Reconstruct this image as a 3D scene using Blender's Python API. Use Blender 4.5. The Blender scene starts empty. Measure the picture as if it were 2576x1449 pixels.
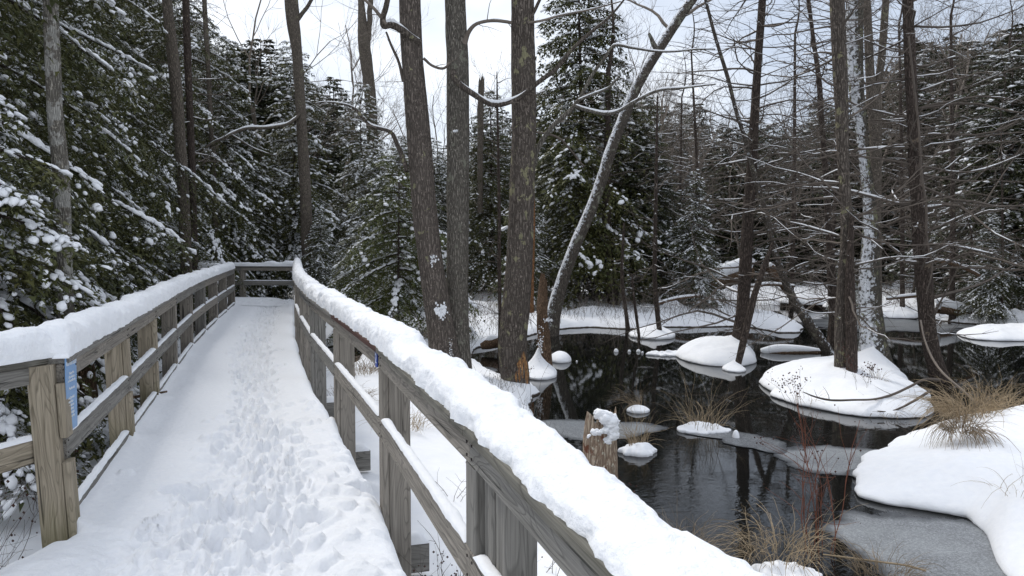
import bpy, math, random
import numpy as np
from mathutils import Vector, Matrix

# ------------------------------------------------------------------ camera, sky, sun
SC = bpy.context.scene
COL = SC.collection
R = math.radians
F_PX, CU, CV, HOR = 2003.0, 1288.0, 724.5, 612.0      # focal length and centre of the 2576 px wide view
PITCH = math.atan((CV - HOR) / F_PX)
CAM_Z = 1.62
cam_d = bpy.data.cameras.new('camera')
cam = bpy.data.objects.new('camera', cam_d); COL.objects.link(cam)
cam.location = (0, 0, CAM_Z); cam.rotation_euler = (R(90) - PITCH, 0, 0)
cam_d.sensor_width = 36.0; cam_d.lens = 36.0 * F_PX / 2576.0
cam_d.clip_start = 0.05; cam_d.clip_end = 1000
SC.camera = cam

SUN_EL, SUN_AZ = 46.0, -38.0            # azimuth from +Y, negative = towards -X
w = bpy.data.worlds.new('World'); SC.world = w; w.use_nodes = True
nt = w.node_tree; N = nt.nodes; Lk = nt.links
bg = N['Background']; bg.inputs['Strength'].default_value = 0.10
sky = N.new('ShaderNodeTexSky'); sky.sky_type = 'NISHITA'; sky.sun_disc = False
sky.sun_elevation = R(SUN_EL); sky.sun_rotation = R(SUN_AZ)
tc = N.new('ShaderNodeTexCoord'); mp = N.new('ShaderNodeMapping'); mp.inputs['Scale'].default_value = (1.0, 1.0, 2.0)
mp.inputs['Location'].default_value = (0.35, 0.1, 0.2)
n1 = N.new('ShaderNodeTexNoise'); n1.inputs['Scale'].default_value = 1.9; n1.inputs['Detail'].default_value = 5; n1.inputs['Roughness'].default_value = 0.5
r1 = N.new('ShaderNodeValToRGB'); r1.color_ramp.elements[0].position = 0.40; r1.color_ramp.elements[1].position = 0.60
r1.color_ramp.elements[0].color = (4.5, 5.05, 6.0, 1); r1.color_ramp.elements[1].color = (8.9, 9.1, 9.4, 1)
mx = N.new('ShaderNodeMixRGB'); mx.inputs[0].default_value = 0.88
Lk.new(tc.outputs['Generated'], mp.inputs['Vector']); Lk.new(mp.outputs[0], n1.inputs['Vector']); Lk.new(n1.outputs['Fac'], r1.inputs[0])
Lk.new(sky.outputs[0], mx.inputs[1]); Lk.new(r1.outputs[0], mx.inputs[2]); Lk.new(mx.outputs[0], bg.inputs['Color'])
sl = bpy.data.lights.new('sun', 'SUN'); sl.energy = 1.5; sl.angle = R(14); sl.color = (1.0, 0.965, 0.91)
so = bpy.data.objects.new('sun', sl); COL.objects.link(so)
sd = Vector((math.sin(R(SUN_AZ)) * math.cos(R(SUN_EL)), math.cos(R(SUN_AZ)) * math.cos(R(SUN_EL)), math.sin(R(SUN_EL))))
so.rotation_euler = sd.to_track_quat('Z', 'Y').to_euler(); so.location = (0, 0, 30)
SC.view_settings.view_transform = 'Standard'; SC.view_settings.look = 'None'
SC.view_settings.exposure = 0.57; SC.view_settings.gamma = 1.0; SC.view_settings.use_curve_mapping = False
SC.render.engine = 'CYCLES'; SC.cycles.max_bounces = 5; SC.cycles.diffuse_bounces = 3; SC.cycles.glossy_bounces = 3
SC.cycles.transparent_max_bounces = 4; SC.cycles.use_denoising = True

ZW = -0.85                                # water level
def P(u, v, Y):                           # point on the line of sight (u, v) at forward distance Y
    x = (u - CU) / F_PX; y = (CV - v) / F_PX
    dy = math.cos(PITCH) + y * math.sin(PITCH); dz = -math.sin(PITCH) + y * math.cos(PITCH)
    return np.array((x * Y / dy, Y, CAM_Z + dz * Y / dy))
def W(u, v, z=ZW):                        # where that line of sight meets height z
    y = (CV - v) / F_PX
    dy = math.cos(PITCH) + y * math.sin(PITCH); dz = -math.sin(PITCH) + y * math.cos(PITCH)
    return P(u, v, (z - CAM_Z) * dy / dz)

# ------------------------------------------------------------------ numpy helpers
rng = np.random.default_rng(7)
random.seed(7)
def _h(ix, iy, iz, s):
    n = (ix.astype(np.int64) * 374761393 + iy.astype(np.int64) * 668265263 + iz.astype(np.int64) * 2147483647 + s * 974634777) & 0xffffffff
    n = ((n ^ (n >> 13)) * 1274126177) & 0xffffffff
    n = ((n ^ (n >> 16)) * 2246822519) & 0xffffffff
    return ((n ^ (n >> 15)) & 0xffff) / 65535.0
def noise(p, scale=1.0, seed=0, octaves=1, gain=0.5):
    p = np.asarray(p, float)
    out = np.zeros(p.shape[0]); amp = 1.0; tot = 0.0
    for o in range(octaves):
        q = p * scale * (2.0 ** o) + 17.3 * o + 300.0
        i = np.floor(q); f = q - i; f = f * f * (3 - 2 * f)
        ix, iy, iz = i[:, 0].astype(int), i[:, 1].astype(int), i[:, 2].astype(int)
        c = {}
        for a in (0, 1):
            for b in (0, 1):
                for d in (0, 1):
                    c[a, b, d] = _h(ix + a, iy + b, iz + d, seed + o)
        x0 = c[0,0,0] * (1 - f[:, 0]) + c[1,0,0] * f[:, 0]; x1 = c[0,1,0] * (1 - f[:, 0]) + c[1,1,0] * f[:, 0]
        x2 = c[0,0,1] * (1 - f[:, 0]) + c[1,0,1] * f[:, 0]; x3 = c[0,1,1] * (1 - f[:, 0]) + c[1,1,1] * f[:, 0]
        y0 = x0 * (1 - f[:, 1]) + x1 * f[:, 1]; y1 = x2 * (1 - f[:, 1]) + x3 * f[:, 1]
        out += amp * (y0 * (1 - f[:, 2]) + y1 * f[:, 2]); tot += amp; amp *= gain
    return out / tot * 2 - 1
def noise2(x, y, scale=1.0, seed=0, octaves=1, gain=0.5):
    sh = np.shape(x)
    p = np.stack([np.ravel(x), np.ravel(y), np.zeros(np.size(x))], 1)
    return noise(p, scale, seed, octaves, gain).reshape(sh)

class Geo:
    def __init__(s): s.v = []; s.f = []; s.n = 0
    def add(s, v, f):
        v = np.asarray(v, float).reshape(-1, 3); f = np.asarray(f, int)
        s.v.append(v); s.f.append(f + s.n); s.n += len(v)
    def build(s, name, mat, parent=None, smooth=True, loc=None):
        me = bpy.data.meshes.new(name)
        if s.n:
            V = np.concatenate(s.v)
            if loc is not None: V = V - np.asarray(loc, float)
            me.vertices.add(len(V)); me.vertices.foreach_set('co', V.astype(np.float32).ravel())
            idx = np.concatenate([f.ravel() for f in s.f]); cnt = np.concatenate([np.full(len(f), f.shape[1]) for f in s.f])
            me.loops.add(len(idx)); me.loops.foreach_set('vertex_index', idx.astype(np.int32))
            me.polygons.add(len(cnt)); st = np.zeros(len(cnt), np.int32); st[1:] = np.cumsum(cnt)[:-1]
            me.polygons.foreach_set('loop_start', st); me.polygons.foreach_set('loop_total', cnt.astype(np.int32))
            me.polygons.foreach_set('use_smooth', np.full(len(cnt), smooth))
            me.update(calc_edges=True)
        if mat: me.materials.append(mat)
        o = bpy.data.objects.new(name, me); COL.objects.link(o)
        if parent is not None: o.parent = parent
        if loc is not None: o.location = loc
        return o

def frames(path):
    t = np.gradient(path, axis=0); t /= np.linalg.norm(t, axis=1)[:, None] + 1e-9
    ref = np.where(np.abs(t[:, 2:3]) > 0.9, np.array([[1.0, 0, 0]]), np.array([[0, 0, 1.0]]))
    if np.mean(np.abs(t[:, 2])) > 0.55: ref = np.tile([[1.0, 0.0, 0]], (len(t), 1))
    else: ref = np.tile([[0, 0, 1.0]], (len(t), 1))
    a = np.cross(t, ref); a /= np.linalg.norm(a, axis=1)[:, None] + 1e-9
    b = np.cross(a, t)
    return t, a, b
def tube(g, path, rad, sides=6, squash=1.0, cap=True):
    path = np.asarray(path, float); n = len(path); rad = np.broadcast_to(rad, (n,))
    t, a, b = frames(path)
    th = np.arange(sides) * 2 * np.pi / sides
    V = path[:, None] + rad[:, None, None] * (np.cos(th)[None, :, None] * a[:, None] + squash * np.sin(th)[None, :, None] * b[:, None])
    i = np.arange(n - 1)[:, None] * sides; j = np.arange(sides)[None]; k = (j + 1) % sides
    Fq = np.stack([i + j, i + k, i + sides + k, i + sides + j], -1).reshape(-1, 4)
    g.add(V, Fq)
    if cap and sides > 3:
        g.add(V[-1], np.arange(sides)[None]); g.add(V[0], np.arange(sides)[::-1][None])
    return V
def spline(pts, n):
    pts = np.asarray(pts, float)
    d = np.r_[0, np.cumsum(np.linalg.norm(np.diff(pts[:, :3], axis=0), axis=1))]
    tt = np.linspace(0, d[-1], n)
    m = np.gradient(pts, d, axis=0)
    k = np.clip(np.searchsorted(d, tt, side='right') - 1, 0, len(d) - 2)
    h = (d[k + 1] - d[k])[:, None]; s = ((tt - d[k])[:, None]) / h
    return (2*s**3 - 3*s**2 + 1) * pts[k] + (s**3 - 2*s**2 + s) * h * m[k] + (-2*s**3 + 3*s**2) * pts[k+1] + (s**3 - s**2) * h * m[k+1]

def empty(name, loc=(0, 0, 0), label=None, cat=None, group=None, rz=0):
    o = bpy.data.objects.new(name, None); COL.objects.link(o); o.location = loc; o.rotation_euler = (0, 0, rz); o.empty_display_size = .2
    return tag(o, label, cat, group)
def tag(o, label=None, cat=None, group=None, kind=None):
    if label: o['label'] = label
    if cat: o['category'] = cat
    if group: o['group'] = group
    if kind: o['kind'] = kind
    return o
def copy_tree(src, label=None, group=None):
    r_ = src.copy(); COL.objects.link(r_)
    for c in src.children:
        d = c.copy(); COL.objects.link(d); d.parent = r_
    if label: r_['label'] = label
    if group: r_['group'] = group
    return r_

# ------------------------------------------------------------------ materials
def mat(name):
    m = bpy.data.materials.new(name); m.use_nodes = True
    t = m.node_tree; b = t.nodes['Principled BSDF']
    return m, t, b
def nd(t, kind, **kw):
    n = t.nodes.new(kind)
    for k, v in kw.items():
        if k in n.inputs: n.inputs[k].default_value = v
        else: setattr(n, k, v)
    return n
def coords(t, scale, src='Object'):
    c = nd(t, 'ShaderNodeTexCoord'); m = nd(t, 'ShaderNodeMapping'); m.inputs['Scale'].default_value = scale
    t.links.new(c.outputs[src], m.inputs['Vector']); return m.outputs[0]
def ntex(t, vec, scale, detail=3, rough=.55, dist=0):
    n = nd(t, 'ShaderNodeTexNoise'); n.inputs['Scale'].default_value = scale; n.inputs['Detail'].default_value = detail
    n.inputs['Roughness'].default_value = rough; n.inputs['Distortion'].default_value = dist
    t.links.new(vec, n.inputs['Vector']); return n.outputs['Fac']
def ramp(t, fac, stops):
    r_ = nd(t, 'ShaderNodeValToRGB'); e = r_.color_ramp.elements
    while len(e) < len(stops): e.new(.5)
    for i, (p, c) in enumerate(stops):
        e[i].position = p; e[i].color = (*c, 1) if len(c) == 3 else c
    t.links.new(fac, r_.inputs[0]); return r_.outputs[0]
def mix(t, fac, a, b, mode='MIX'):
    m = nd(t, 'ShaderNodeMixRGB', blend_type=mode)
    for i, x in ((0, fac), (1, a), (2, b)):
        if hasattr(x, 'links'): t.links.new(x, m.inputs[i])
        else: m.inputs[i].default_value = x if i == 0 else (*x, 1)
    return m.outputs[0]
def math_(t, op, a, b=None):
    m = nd(t, 'ShaderNodeMath', operation=op)
    for i, x in ((0, a), (1, b)):
        if x is None: continue
        if hasattr(x, 'links'): t.links.new(x, m.inputs[i])
        else: m.inputs[i].default_value = x
    return m.outputs[0]
def bump(t, b, h, strength=.5, dist=.02, prev=None):
    n = nd(t, 'ShaderNodeBump'); n.inputs['Strength'].default_value = strength; n.inputs['Distance'].default_value = dist
    t.links.new(h, n.inputs['Height'])
    if prev is not None: t.links.new(prev, n.inputs['Normal'])
    t.links.new(n.outputs[0], b.inputs['Normal']); return n.outputs[0]

SNOW = (.865, .885, .925)
def snow_mat(name, s1=14, s2=70, st1=.25, st2=.35, edge=False):
    m, t, b = mat(name)
    v = coords(t, (1, 1, 1), 'Object')
    a = ntex(t, v, s1, 4); c = ntex(t, v, s2, 3, .7)
    col = ramp(t, a, [(.3, (.835, .85, .885)), (.7, (.885, .895, .915))])
    if edge:
        g = nd(t, 'ShaderNodeNewGeometry'); sx = nd(t, 'ShaderNodeSeparateXYZ'); t.links.new(g.outputs['Position'], sx.inputs[0])
        nz = ntex(t, v, 9, 3)
        hgt = math_(t, 'ADD', sx.outputs[2], math_(t, 'MULTIPLY', nz, .03))
        fac = ramp(t, math_(t, 'MULTIPLY', math_(t, 'SUBTRACT', hgt, ZW + .005), 10.0), [(.30, (0, 0, 0)), (.48, (1, 1, 1))])
        col = mix(t, fac, (.035, .024, .015), col)
    t.links.new(col, b.inputs['Base Color'])
    b.inputs['Roughness'].default_value = .75; b.inputs['Specular IOR Level'].default_value = .2
    p = bump(t, b, a, st1, .03); bump(t, b, c, st2, .006, p)
    return m
M_SNOW = snow_mat('snow'); M_GROUND = snow_mat('ground_snow', 5, 40, .3, .3, True)
M_DECK = snow_mat('trodden_snow', 26, 110, .35, .6)
M_FLUFF = snow_mat('rail_snow', 22, 90, .5, .6)

def wood_mat(name, light, dark, moss=None, ringn=13, seed=0.0):
    m, t, b = mat(name)
    oi = nd(t, 'ShaderNodeObjectInfo')
    c = nd(t, 'ShaderNodeTexCoord'); off = nd(t, 'ShaderNodeVectorMath', operation='ADD')
    cm = nd(t, 'ShaderNodeCombineXYZ'); k = math_(t, 'MULTIPLY', oi.outputs['Random'], 37.0)
    for i in range(3): t.links.new(k, cm.inputs[i])
    t.links.new(c.outputs['Object'], off.inputs[0]); t.links.new(cm.outputs[0], off.inputs[1])
    def mp_(s):
        m_ = nd(t, 'ShaderNodeMapping'); m_.inputs['Scale'].default_value = s; t.links.new(off.outputs[0], m_.inputs['Vector']); return m_.outputs[0]
    ring = ntex(t, mp_((1.5, 9, 9)), 1.2, 1.5, .35, .35)
    fr = math_(t, 'FRACT', math_(t, 'MULTIPLY', ring, float(ringn)))
    band = ramp(t, fr, [(0, (.25, .25, .25)), (.10, (.9, .9, .9)), (.75, (.75, .75, .75)), (1, (.15, .15, .15))])
    fine = ntex(t, mp_((1.6, 70, 70)), 1.0, 4, .7)
    big = ntex(t, mp_((2.0, 9, 9)), 1.0, 3)
    col = mix(t, ramp(t, fine, [(.33, (0, 0, 0)), (.62, (1, 1, 1))]), dark, light)
    col = mix(t, math_(t, 'MULTIPLY', math_(t, 'SUBTRACT', 1.0, band), .78), col, tuple(x * .42 for x in dark))
    col = mix(t, ramp(t, big, [(.35, (0, 0, 0)), (.7, (.55, .55, .55))]), col, tuple(x * .62 for x in light))
    crack = ramp(t, ntex(t, mp_((1.2, 45, 45)), 1.0, 2), [(.29, (1, 1, 1)), (.34, (0, 0, 0))])
    col = mix(t, math_(t, 'MULTIPLY', crack, .8), col, (.012, .011, .01))
    if moss:
        g = nd(t, 'ShaderNodeNewGeometry'); sx = nd(t, 'ShaderNodeSeparateXYZ'); t.links.new(g.outputs['Position'], sx.inputs[0])
        z = math_(t, 'ADD', sx.outputs[2], math_(t, 'MULTIPLY', big, .5))
        col = mix(t, ramp(t, z, [(moss - .05 + .10, (.6, .6, .6)), (moss + .45, (0, 0, 0))]), col, (.12, .115, .045))
    t.links.new(col, b.inputs['Base Color']); b.inputs['Roughness'].default_value = .85; b.inputs['Specular IOR Level'].default_value = .2
    h = math_(t, 'ADD', math_(t, 'MULTIPLY', band, .6), math_(t, 'ADD', fine, math_(t, 'MULTIPLY', crack, -1.5)))
    bump(t, b, h, .7, .004)
    return m
M_WOOD = wood_mat('weathered_wood', (.37, .335, .29), (.155, .14, .12))
M_WOODG = wood_mat('grey_weathered_wood', (.31, .295, .27), (.125, .12, .108))
M_WOODT = wood_mat('tan_weathered_wood', (.45, .39, .30), (.21, .175, .125), moss=.05)
M_CAP = wood_mat('mossy_cap_wood', (.22, .21, .18), (.075, .07, .058), ringn=7)
M_CAPR = wood_mat('red_brown_cap_wood', (.10, .048, .038), (.055, .026, .021), ringn=5)
M_NEW = wood_mat('orange_board', (.30, .15, .06), (.17, .08, .03))

def bark_mat(name, light, dark, sc=1.0, lichen=.0, lcol=(.30, .29, .17), snowdir=None, snowthr=.9, ridges=True):
    light = tuple(x * 1.3 for x in light); dark = tuple(x * 1.25 for x in dark)
    m, t, b = mat(name)
    v = coords(t, (1, 1, .22), 'Object'); v3 = coords(t, (1, 1, 1), 'Object'); v2 = coords(t, (1, 1, .5), 'Object')
    vo = nd(t, 'ShaderNodeTexVoronoi', feature='DISTANCE_TO_EDGE'); vo.inputs['Scale'].default_value = 26 * sc
    # wobble
    nw = nd(t, 'ShaderNodeTexNoise'); nw.inputs['Scale'].default_value = 9 * sc; t.links.new(v, nw.inputs['Vector'])
    va = nd(t, 'ShaderNodeVectorMath', operation='MULTIPLY_ADD'); va.inputs[1].default_value = (.06 / sc,) * 3
    t.links.new(nw.outputs['Color'], va.inputs[0]); t.links.new(v, va.inputs[2]); t.links.new(va.outputs[0], vo.inputs['Vector'])
    e = ramp(t, vo.outputs['Distance'], [(.0, (0, 0, 0)), (.28, (1, 1, 1))])
    n = ntex(t, v2, 32 * sc, 4, .7); nb = ntex(t, v3, 2.2, 3)
    col = mix(t, e, dark, light); col = mix(t, math_(t, 'MULTIPLY', n, .75), col, tuple(x * .35 for x in light))
    col = mix(t, ramp(t, nb, [(.35, (0, 0, 0)), (.7, (.6, .6, .6))]), col, tuple(x * .5 for x in light))
    spk = ramp(t, ntex(t, v2, 48, 2, .6), [(.60, (0, 0, 0)), (.70, (.6, .6, .6))])
    col = mix(t, spk, col, tuple(min(1, x * 2.0) for x in light))
    if lichen > 0:
        ln = ntex(t, v3, 4.5, 5, .68)
        lm = ramp(t, ln, [(.66 - lichen, (0, 0, 0)), (.69 - lichen, (.85, .85, .85))])
        col = mix(t, lm, col, lcol)
    h = math_(t, 'ADD', e, math_(t, 'MULTIPLY', n, .6))
    rough = .9
    if snowdir is not None:
        g = nd(t, 'ShaderNodeNewGeometry'); dt = nd(t, 'ShaderNodeVectorMath', operation='DOT_PRODUCT'); dt.inputs[1].default_value = snowdir
        t.links.new(g.outputs['True Normal'], dt.inputs[0])
        sn = math_(t, 'ADD', dt.outputs['Value'], math_(t, 'MULTIPLY', math_(t, 'SUBTRACT', ntex(t, v3, 13, 5, .8), .5), 3.4))
        sm = ramp(t, sn, [(snowthr, (0, 0, 0)), (min(1, snowthr + .05), (1, 1, 1))])
        col = mix(t, sm, col, SNOW); h = math_(t, 'ADD', h, math_(t, 'MULTIPLY', sm, 1.5))
    t.links.new(col, b.inputs['Base Color']); b.inputs['Roughness'].default_value = rough; b.inputs['Specular IOR Level'].default_value = .15
    bump(t, b, h, .9, .02)
    return m
M_BARK1 = bark_mat('brown_ridged_bark', (.195, .165, .143), (.034, .028, .024), 1.0, .02)
M_BARK2 = bark_mat('grey_ridged_bark', (.235, .215, .185), (.045, .039, .033), 1.2, .06, (.25, .25, .20))
M_BARK3 = bark_mat('dark_lichen_bark', (.165, .14, .12), (.03, .024, .02), 1.0, .075, (.28, .265, .16))
M_BARK4 = bark_mat('snow_plastered_leaning_bark', (.175, .152, .13), (.045, .038, .032), 1.2, .06, (.30, .30, .24), (-.85, -.1, .5), .60)
M_BARKD = bark_mat('dark_flaky_bark', (.105, .082, .07), (.022, .018, .015), 1.1, .03, (.20, .16, .12))
M_BARKS = bark_mat('snow_plastered_bark', (.17, .155, .13), (.04, .036, .03), 1.3, .11, (.28, .28, .17), (-.75, -.6, .1), .72)
M_BARKW = bark_mat('speckled_pale_bark', (.27, .25, .215), (.08, .07, .06), 2.0, .16, (.42, .41, .38))
M_BARKL = bark_mat('lichen_grey_bark', (.20, .17, .14), (.05, .042, .036), 1.3, .05, (.22, .21, .14))
M_ROT = bark_mat('rotten_splintered_wood', (.22, .145, .095), (.045, .028, .018), 1.6, 0)
M_STUMP = bark_mat('pale_split_stump_wood', (.52, .42, .32), (.17, .09, .055), 1.4, .05, (.16, .05, .025))
M_CHEW = bark_mat('chewed_orange_wood', (.58, .31, .14), (.24, .11, .05), 1.5, 0)

def leaf_mat(name, a, b_, sc=3.0):
    m, t, b = mat(name)
    v = coords(t, (1, 1, 1), 'Object'); n = ntex(t, v, sc, 3, .7); n2 = ntex(t, v, 40, 1)
    oi = nd(t, 'ShaderNodeObjectInfo')
    col = mix(t, ramp(t, n, [(.35, (0, 0, 0)), (.68, (1, 1, 1))]), a, b_)
    col = mix(t, math_(t, 'MULTIPLY', n2, .6), col, tuple(x * .5 for x in a))
    col = mix(t, math_(t, 'MULTIPLY', oi.outputs['Random'], .3), col, tuple(x * .6 for x in a))
    t.links.new(col, b.inputs['Base Color']); b.inputs['Roughness'].default_value = .6; b.inputs['Specular IOR Level'].default_value = .25
    return m
M_HEM = leaf_mat('hemlock_needles', (.060, .072, .024), (.150, .140, .048))
M_HEMB = leaf_mat('bright_hemlock_needles', (.075, .098, .025), (.165, .165, .042))
M_HEMD = leaf_mat('dark_spruce_needles', (.042, .052, .024), (.100, .100, .044))
def flat(name, c, rough=.8, sc=20, var=.5):
    m, t, b = mat(name); v = coords(t, (1, 1, 1)); n = ntex(t, v, sc, 3)
    t.links.new(mix(t, n, tuple(x * (1 - var) for x in c), tuple(min(1, x * (1 + var)) for x in c)), b.inputs['Base Color'])
    b.inputs['Roughness'].default_value = rough; b.inputs['Specular IOR Level'].default_value = .2; return m
M_TWIG = flat('dark_twigs', (.12, .10, .085), sc=3)
M_TWIGG = flat('grey_brown_twigs', (.19, .16, .135), sc=3)
M_TWIGR = flat('red_brown_stems', (.17, .065, .04), sc=3)
M_GRASS = flat('dry_tan_grass', (.33, .255, .165), sc=6)
M_GRASS2 = flat('dry_dark_grass', (.24, .185, .125), sc=6)
M_BERRY = flat('dark_seed_heads', (.06, .028, .022))
M_STONE = flat('wet_stone', (.07, .055, .045), .4)

def water_mat():
    m, t, b = mat('dark_pond_water')
    b.inputs['Base Color'].default_value = (.006, .0065, .006, 1); b.inputs['Roughness'].default_value = .02
    b.inputs['IOR'].default_value = 1.333; b.inputs['Specular IOR Level'].default_value = .5
    v = coords(t, (1, 1.5, 1), 'Object')
    a = ntex(t, v, 5.5, 3, .55, .6); c = ntex(t, coords(t, (1, 1.3, 1)), 17, 2, .5, .3)
    reg = ramp(t, ntex(t, coords(t, (.22, .22, .22)), 1.0, 2), [(.38, (.12, .12, .12)), (.62, (1, 1, 1))])
    g = nd(t, 'ShaderNodeNewGeometry'); sx = nd(t, 'ShaderNodeSeparateXYZ'); t.links.new(g.outputs['Position'], sx.inputs[0])
    near = ramp(t, math_(t, 'MULTIPLY', sx.outputs[1], .05), [(.40, (1, 1, 1)), (.56, (.10, .10, .10))])   # the inflow riffles the nearer water, the far pool lies still
    h = math_(t, 'MULTIPLY', math_(t, 'ADD', a, math_(t, 'MULTIPLY', c, .35)), math_(t, 'MULTIPLY', reg, near))
    bump(t, b, h, .22, .02)
    return m
M_WATER = water_mat()
def ice_mat(name, c1, c2, rough):
    m, t, b = mat(name); v = coords(t, (1, 1, 1))
    n = ntex(t, v, 2.0, 4, .6); f = ntex(t, v, 60, 3, .8)
    k = mix(t, ramp(t, n, [(.4, (0, 0, 0)), (.6, (1, 1, 1))]), c1, c2)
    k = mix(t, ramp(t, f, [(.44, (0, 0, 0)), (.70, (.9, .9, .9))]), k, (.44, .46, .48))
    at = nd(t, 'ShaderNodeAttribute', attribute_name='rim'); big_ = ntex(t, v, 1.6, 5, .62)
    am = math_(t, 'SUBTRACT', math_(t, 'ADD', math_(t, 'MULTIPLY', at.outputs['Fac'], 3.2), math_(t, 'MULTIPLY', math_(t, 'SUBTRACT', big_, .5), 2.6)), .30)
    k = mix(t, ramp(t, am, [(.1, (1, 1, 1)), (.75, (0, 0, 0))]), k, (.05, .053, .058))
    al = ramp(t, am, [(.02, (.0, .0, .0)), (.14, (.82, .82, .82)), (.7, (1, 1, 1))])
    t.links.new(al, b.inputs['Alpha'])
    t.links.new(k, b.inputs['Base Color']); b.inputs['Roughness'].default_value = rough; bump(t, b, f, .35, .004); return m
M_ICE = ice_mat('frosty_grey_ice', (.14, .145, .15), (.22, .23, .235), .42)
M_ICE2 = ice_mat('thin_dark_ice', (.045, .048, .052), (.085, .09, .095), .35)

# ------------------------------------------------------------------ terrain
def sdf(x, y, poly):                    # positive inside
    poly = np.asarray(poly, float)[:, :2]; d = np.full(x.shape, 1e9); ins = np.zeros(x.shape, bool)
    for i in range(len(poly)):
        a = poly[i]; b = poly[(i + 1) % len(poly)]; e = b - a
        t_ = np.clip(((x - a[0]) * e[0] + (y - a[1]) * e[1]) / (e @ e + 1e-9), 0, 1)
        d = np.minimum(d, np.hypot(x - a[0] - t_ * e[0], y - a[1] - t_ * e[1]))
        c = (a[1] > y) != (b[1] > y)
        xi = a[0] + (y - a[1]) * e[0] / (e[1] if abs(e[1]) > 1e-9 else 1e-9)
        ins ^= c & (x < xi)
    return np.where(ins, d, -d)
shore_px = [(1188, 893), (1203, 874), (1262, 864), (1330, 846), (1385, 831), (1430, 826), (1490, 824), (1580, 829), (1640, 827), (1666, 823), (1750, 824), (1850, 822), (1900, 825),
            (1960, 838), (2012, 838), (2024, 828), (1985, 806), (1930, 792), (1850, 783), (1780, 778), (1722, 774), (1730, 762), (1790, 755), (1900, 757), (1985, 770), (2080, 775),
            (2150, 790), (2217, 797), (2304, 800), (2410, 813), (2480, 818), (2600, 824), (2850, 836)]
LAND = [(-60, -6), (1.5, -6), (1.2, 3), (1.05, 5), (.72, 6.3), (.55, 8), (.32, 10), (.22, 12), (.42, 13.0), (.36, 13.5), (.0, 13.9), (-.35, 14.7), (-.6, 15.8), (-.95, 16.6)] + \
       [tuple(W(u, v)[:2]) for u, v in shore_px] + [(60, 24), (160, 60), (160, 200), (-160, 200), (-160, -6)]
STREAM = [tuple(W(u, v)[:2]) for u, v in [(800, 884), (850, 868), (900, 870), (935, 884), (905, 905), (888, 930), (850, 928), (812, 905)]]
CHANNEL = [tuple(W(u, v)[:2]) for u, v in [(1150, 770), (1200, 764), (1260, 766), (1262, 772), (1210, 776)]]
def land_height(x, y):
    s = sdf(x, y, LAND); s = np.minimum(s, -sdf(x, y, STREAM)); s = np.minimum(s, -sdf(x, y, CHANNEL))
    s = s + .10 * noise2(x, y, 1.3, 3, 3) + .05 * noise2(x, y, 4.5, 5, 2)
    sp = np.maximum(s, 0)
    n1_ = noise2(x, y, .35, 11, 3); n2_ = noise2(x, y, 1.6, 12, 3); n3_ = noise2(x, y, 7, 14, 2)
    up = .13 * np.tanh(sp / .07) + .20 * (1 - np.exp(-sp / .9)) + np.minimum(sp, 3) / 3 * (.12 * n1_ + .10 * n2_ + .012 * n3_)
    hum = np.clip((y - 22) / 4, 0, 1) * np.minimum(sp, 1)
    up = up + hum * (.16 * noise2(x, y, .9, 61, 2) + .09 * noise2(x, y, 2.6, 62, 2)) + np.clip(y - 26, 0, 34) * .014 + np.maximum(y - 26, 0) * .004 + np.maximum(-x - 9, 0) * .04 + np.maximum(y - 55, 0) * .03
    up = np.maximum(up, .05 * np.tanh(sp / .05))
    # the snow bank that climbs from the right hand posts
    return np.where(s > 0, ZW + up, ZW - .4 * (1 - np.exp(np.minimum(s, 0) / .25)))
def gz(x, y): return float(land_height(np.array([float(x)]), np.array([float(y)]))[0])

ang = np.linspace(R(-47), R(47), 330)
yy = [1.5]
while yy[-1] < 160: yy.append(yy[-1] + max(.055, min(.0019 * yy[-1] ** 1.55, 1.1)))
yy = np.r_[[-6, -3, 0], np.array(yy)]
A, YY = np.meshgrid(np.tan(ang), yy)
XX = A * np.maximum(YY, 0) * 1.0 + A * 4.0
ZZ = land_height(XX, YY)
g = Geo(); nr, nc = XX.shape
i = np.arange(nr - 1)[:, None] * nc + np.arange(nc - 1)[None]
g.add(np.stack([XX, YY, ZZ], -1), np.stack([i, i + 1, i + nc + 1, i + nc], -1).reshape(-1, 4))
tag(g.build('ground', M_GROUND), kind='structure')
g = Geo(); g.add([(-170, -8, -1.35), (170, -8, -1.35), (170, 400, -1.35), (-170, 400, -1.35)], [[0, 1, 2, 3]])
tag(g.build('pond_bed', flat('pond_bed_mud', (.02, .016, .012))), kind='structure')
g = Geo()
g.add([(-12, -6, ZW), (60, -6, ZW), (60, 60, ZW), (-12, 60, ZW)], [[0, 1, 2, 3]])
tag(g.build('water', M_WATER), kind='structure')
g = Geo(); g.add([(-170, 159, 3.2), (170, 159, 3.2), (400, 420, 6), (-400, 420, 6)], [[0, 1, 2, 3]])
tag(g.build('hills', M_GROUND), kind='structure')

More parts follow.
